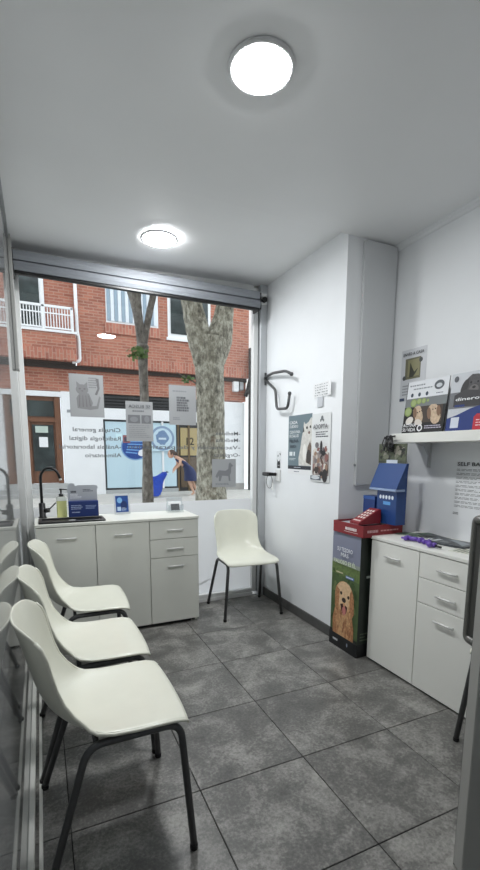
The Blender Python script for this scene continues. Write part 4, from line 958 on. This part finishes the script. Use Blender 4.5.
E_ = [(0, 1), (1, 2), (2, 3), (3, 4), (0, 5), (5, 6), (6, 7), (7, 8), (0, 9), (9, 10), (10, 11), (11, 12), (2, 13), (13, 14), (14, 15), (15, 16), (2, 17), (17, 18), (18, 19), (19, 20)]
for hnd in (16, 20):
    h0 = Vector(V_[hnd][0])
    for k in range(4):
        a = len(V_); L = (.042, .048, .045, .036)[k]
        V_.append((tuple(h0+Vector((-.03, -.024+.016*k, -.03))), .009)); V_.append((tuple(h0+Vector((-.03-L*.5, -.026+.017*k, -.03-L*.8))), .008)); V_.append((tuple(h0+Vector((-.02-L*.2, -.026+.017*k, -.03-L*1.35))), .007)); E_ += [(hnd, a), (a, a+1), (a+1, a+2)]
    a = len(V_); V_.append((tuple(h0+Vector((.0, -.032, -.025))), .010)); V_.append((tuple(h0+Vector((-.02, -.045, -.06))), .008)); E_ += [(hnd, a), (a, a+1)]
def lean(v):
    v = Vector(v); k = max(0, v.z-.78); return Vector((v.x-k*.32-k*k*.25, v.y, v.z-k*.22-k*k*.1))
V_ = [(tuple(lean(v)), r_) for v, r_ in V_]
skinned('body', V_, E_, skin, pr)
hd_ = BM(); hc = lean((-.235, 0, 1.465))
rings = [(0, -.125), (.045, -.118), (.07, -.08), (.082, -.03), (.088, .02), (.084, .06), (.06, .1), (0, .118)]
lathe(hd_, rings, hc, 20); 
for v in hd_.verts: v.co.x = hc.x+(v.co.x-hc.x)*1.12-(.012 if v.co.z < hc.z-.05 else 0)
lathe(hd_, [(0, -.02), (.014, -.012), (.01, .015), (0, .03)], hc+Vector((-.103, 0, -.02)), 10)
for sy in (-1, 1): lathe(hd_, [(0, -.03), (.014, -.015), (.018, .01), (0, .03)], hc+Vector((.01, sy*.088, -.01)), 10)
hd_o = obj('head', hd_, skin, pr, smooth=True)
b = BM()
for sy in (-1, 1): lathe(b, [(0, -.010), (.010, 0), (0, .010)], hc+Vector((-.092, sy*.032, .012)), 8)
obj('eyes', b, black, hd_o); b = BM(); box(b, hc+Vector((-.099, -.024, -.066)), hc+Vector((-.088, .024, -.056)), .003, 1); obj('mouth', b, mat('lips', (160, 92, 84), .5), hd_o)
b = BM(); lathe(b, [(.094, -.03), (.103, .02), (.098, .07), (.07, .115), (0, .136)], hc, 20)
for v in b.verts: v.co.x = hc.x+(v.co.x-hc.x)*1.1+.028
lathe(b, [(0, -.06), (.05, -.045), (.064, 0), (.045, .045), (0, .055)], hc+Vector((.13, 0, .02)), 14); obj('hair', b, hairm, hd_o, smooth=True)
b = BM(); lv = [(1.27, .11, -.15), (1.18, .165, -.125), (1.0, .15, -.06), (.86, .175, -.01), (.7, .21, .02), (.5, .245, .04), (.46, .247, .043)]; rr_ = []
for z, r_, cx_ in lv: rr_.append([b.verts.new(lean((cx_+r_*.85*math.cos(2*PI*k/24), r_*math.sin(2*PI*k/24), z+(.02*math.cos(2*PI*k/24) if z > 1.1 else 0)))) for k in range(24)])
for a, c_ in zip(rr_, rr_[1:]):
    for k in range(24): b.faces.new((a[k], a[(k+1) % 24], c_[(k+1) % 24], c_[k]))
obj('dress', b, navyd, pr, smooth=True)
for x, y in ((.045, -.09), (.235, .09)):
    b = BM(); prism(b, [(-.13, -.035), (-.09, -.045), (.05, -.032), (.07, 0), (.05, .032), (-.09, .045), (-.13, .035)], .0, .03, 'Z')
    o = obj('shoe', b, mat('pale_shoe', (206, 200, 192), .6), pr); o.location = (x, y, 0)
bg = onZ(157, 497, 0)
bagm = mat('blue_bag', (30, 70, 178), .5, var=.25, scale=9)
gx = pr.location.x-.55
bag = thing('shopping_bag', 'bright blue bag dragged along the pavement by the person', 'bag', (gx-.53, PY-.16, 0)); bag.scale = (.92, .92, .84)
pr.scale = (.95, .95, .95)
b = BM(); pts = [(-.26, .05), (-.31, .30), (-.27, .58), (-.12, .68), (.08, .70), (.30, .86), (.40, .80), (.25, .52), (.22, .25), (.14, .05), (.0, .03)]
prism(b, pts, -.11, .11, 'Y'); bmesh.ops.bevel(b, geom=b.edges[:], offset=.03, segments=2, affect='EDGES'); obj('bag_body', b, bagm, bag, smooth=False)
b = BM(); tube(b, [(.36, 0, .82), (.43, 0, .83)], .014, 8); tube(b, [(.30, .05, .72), (.40, .06, .86), (.43, -.02, .83)], .012, 8); obj('strap', b, navyd, bag)
b = BM(); box(b, (-.22, -.12, 0), (-.06, .12, .10), .02, 1); obj('wheel_base', b, mat('bag_navy', (24, 34, 70), .6), bag)
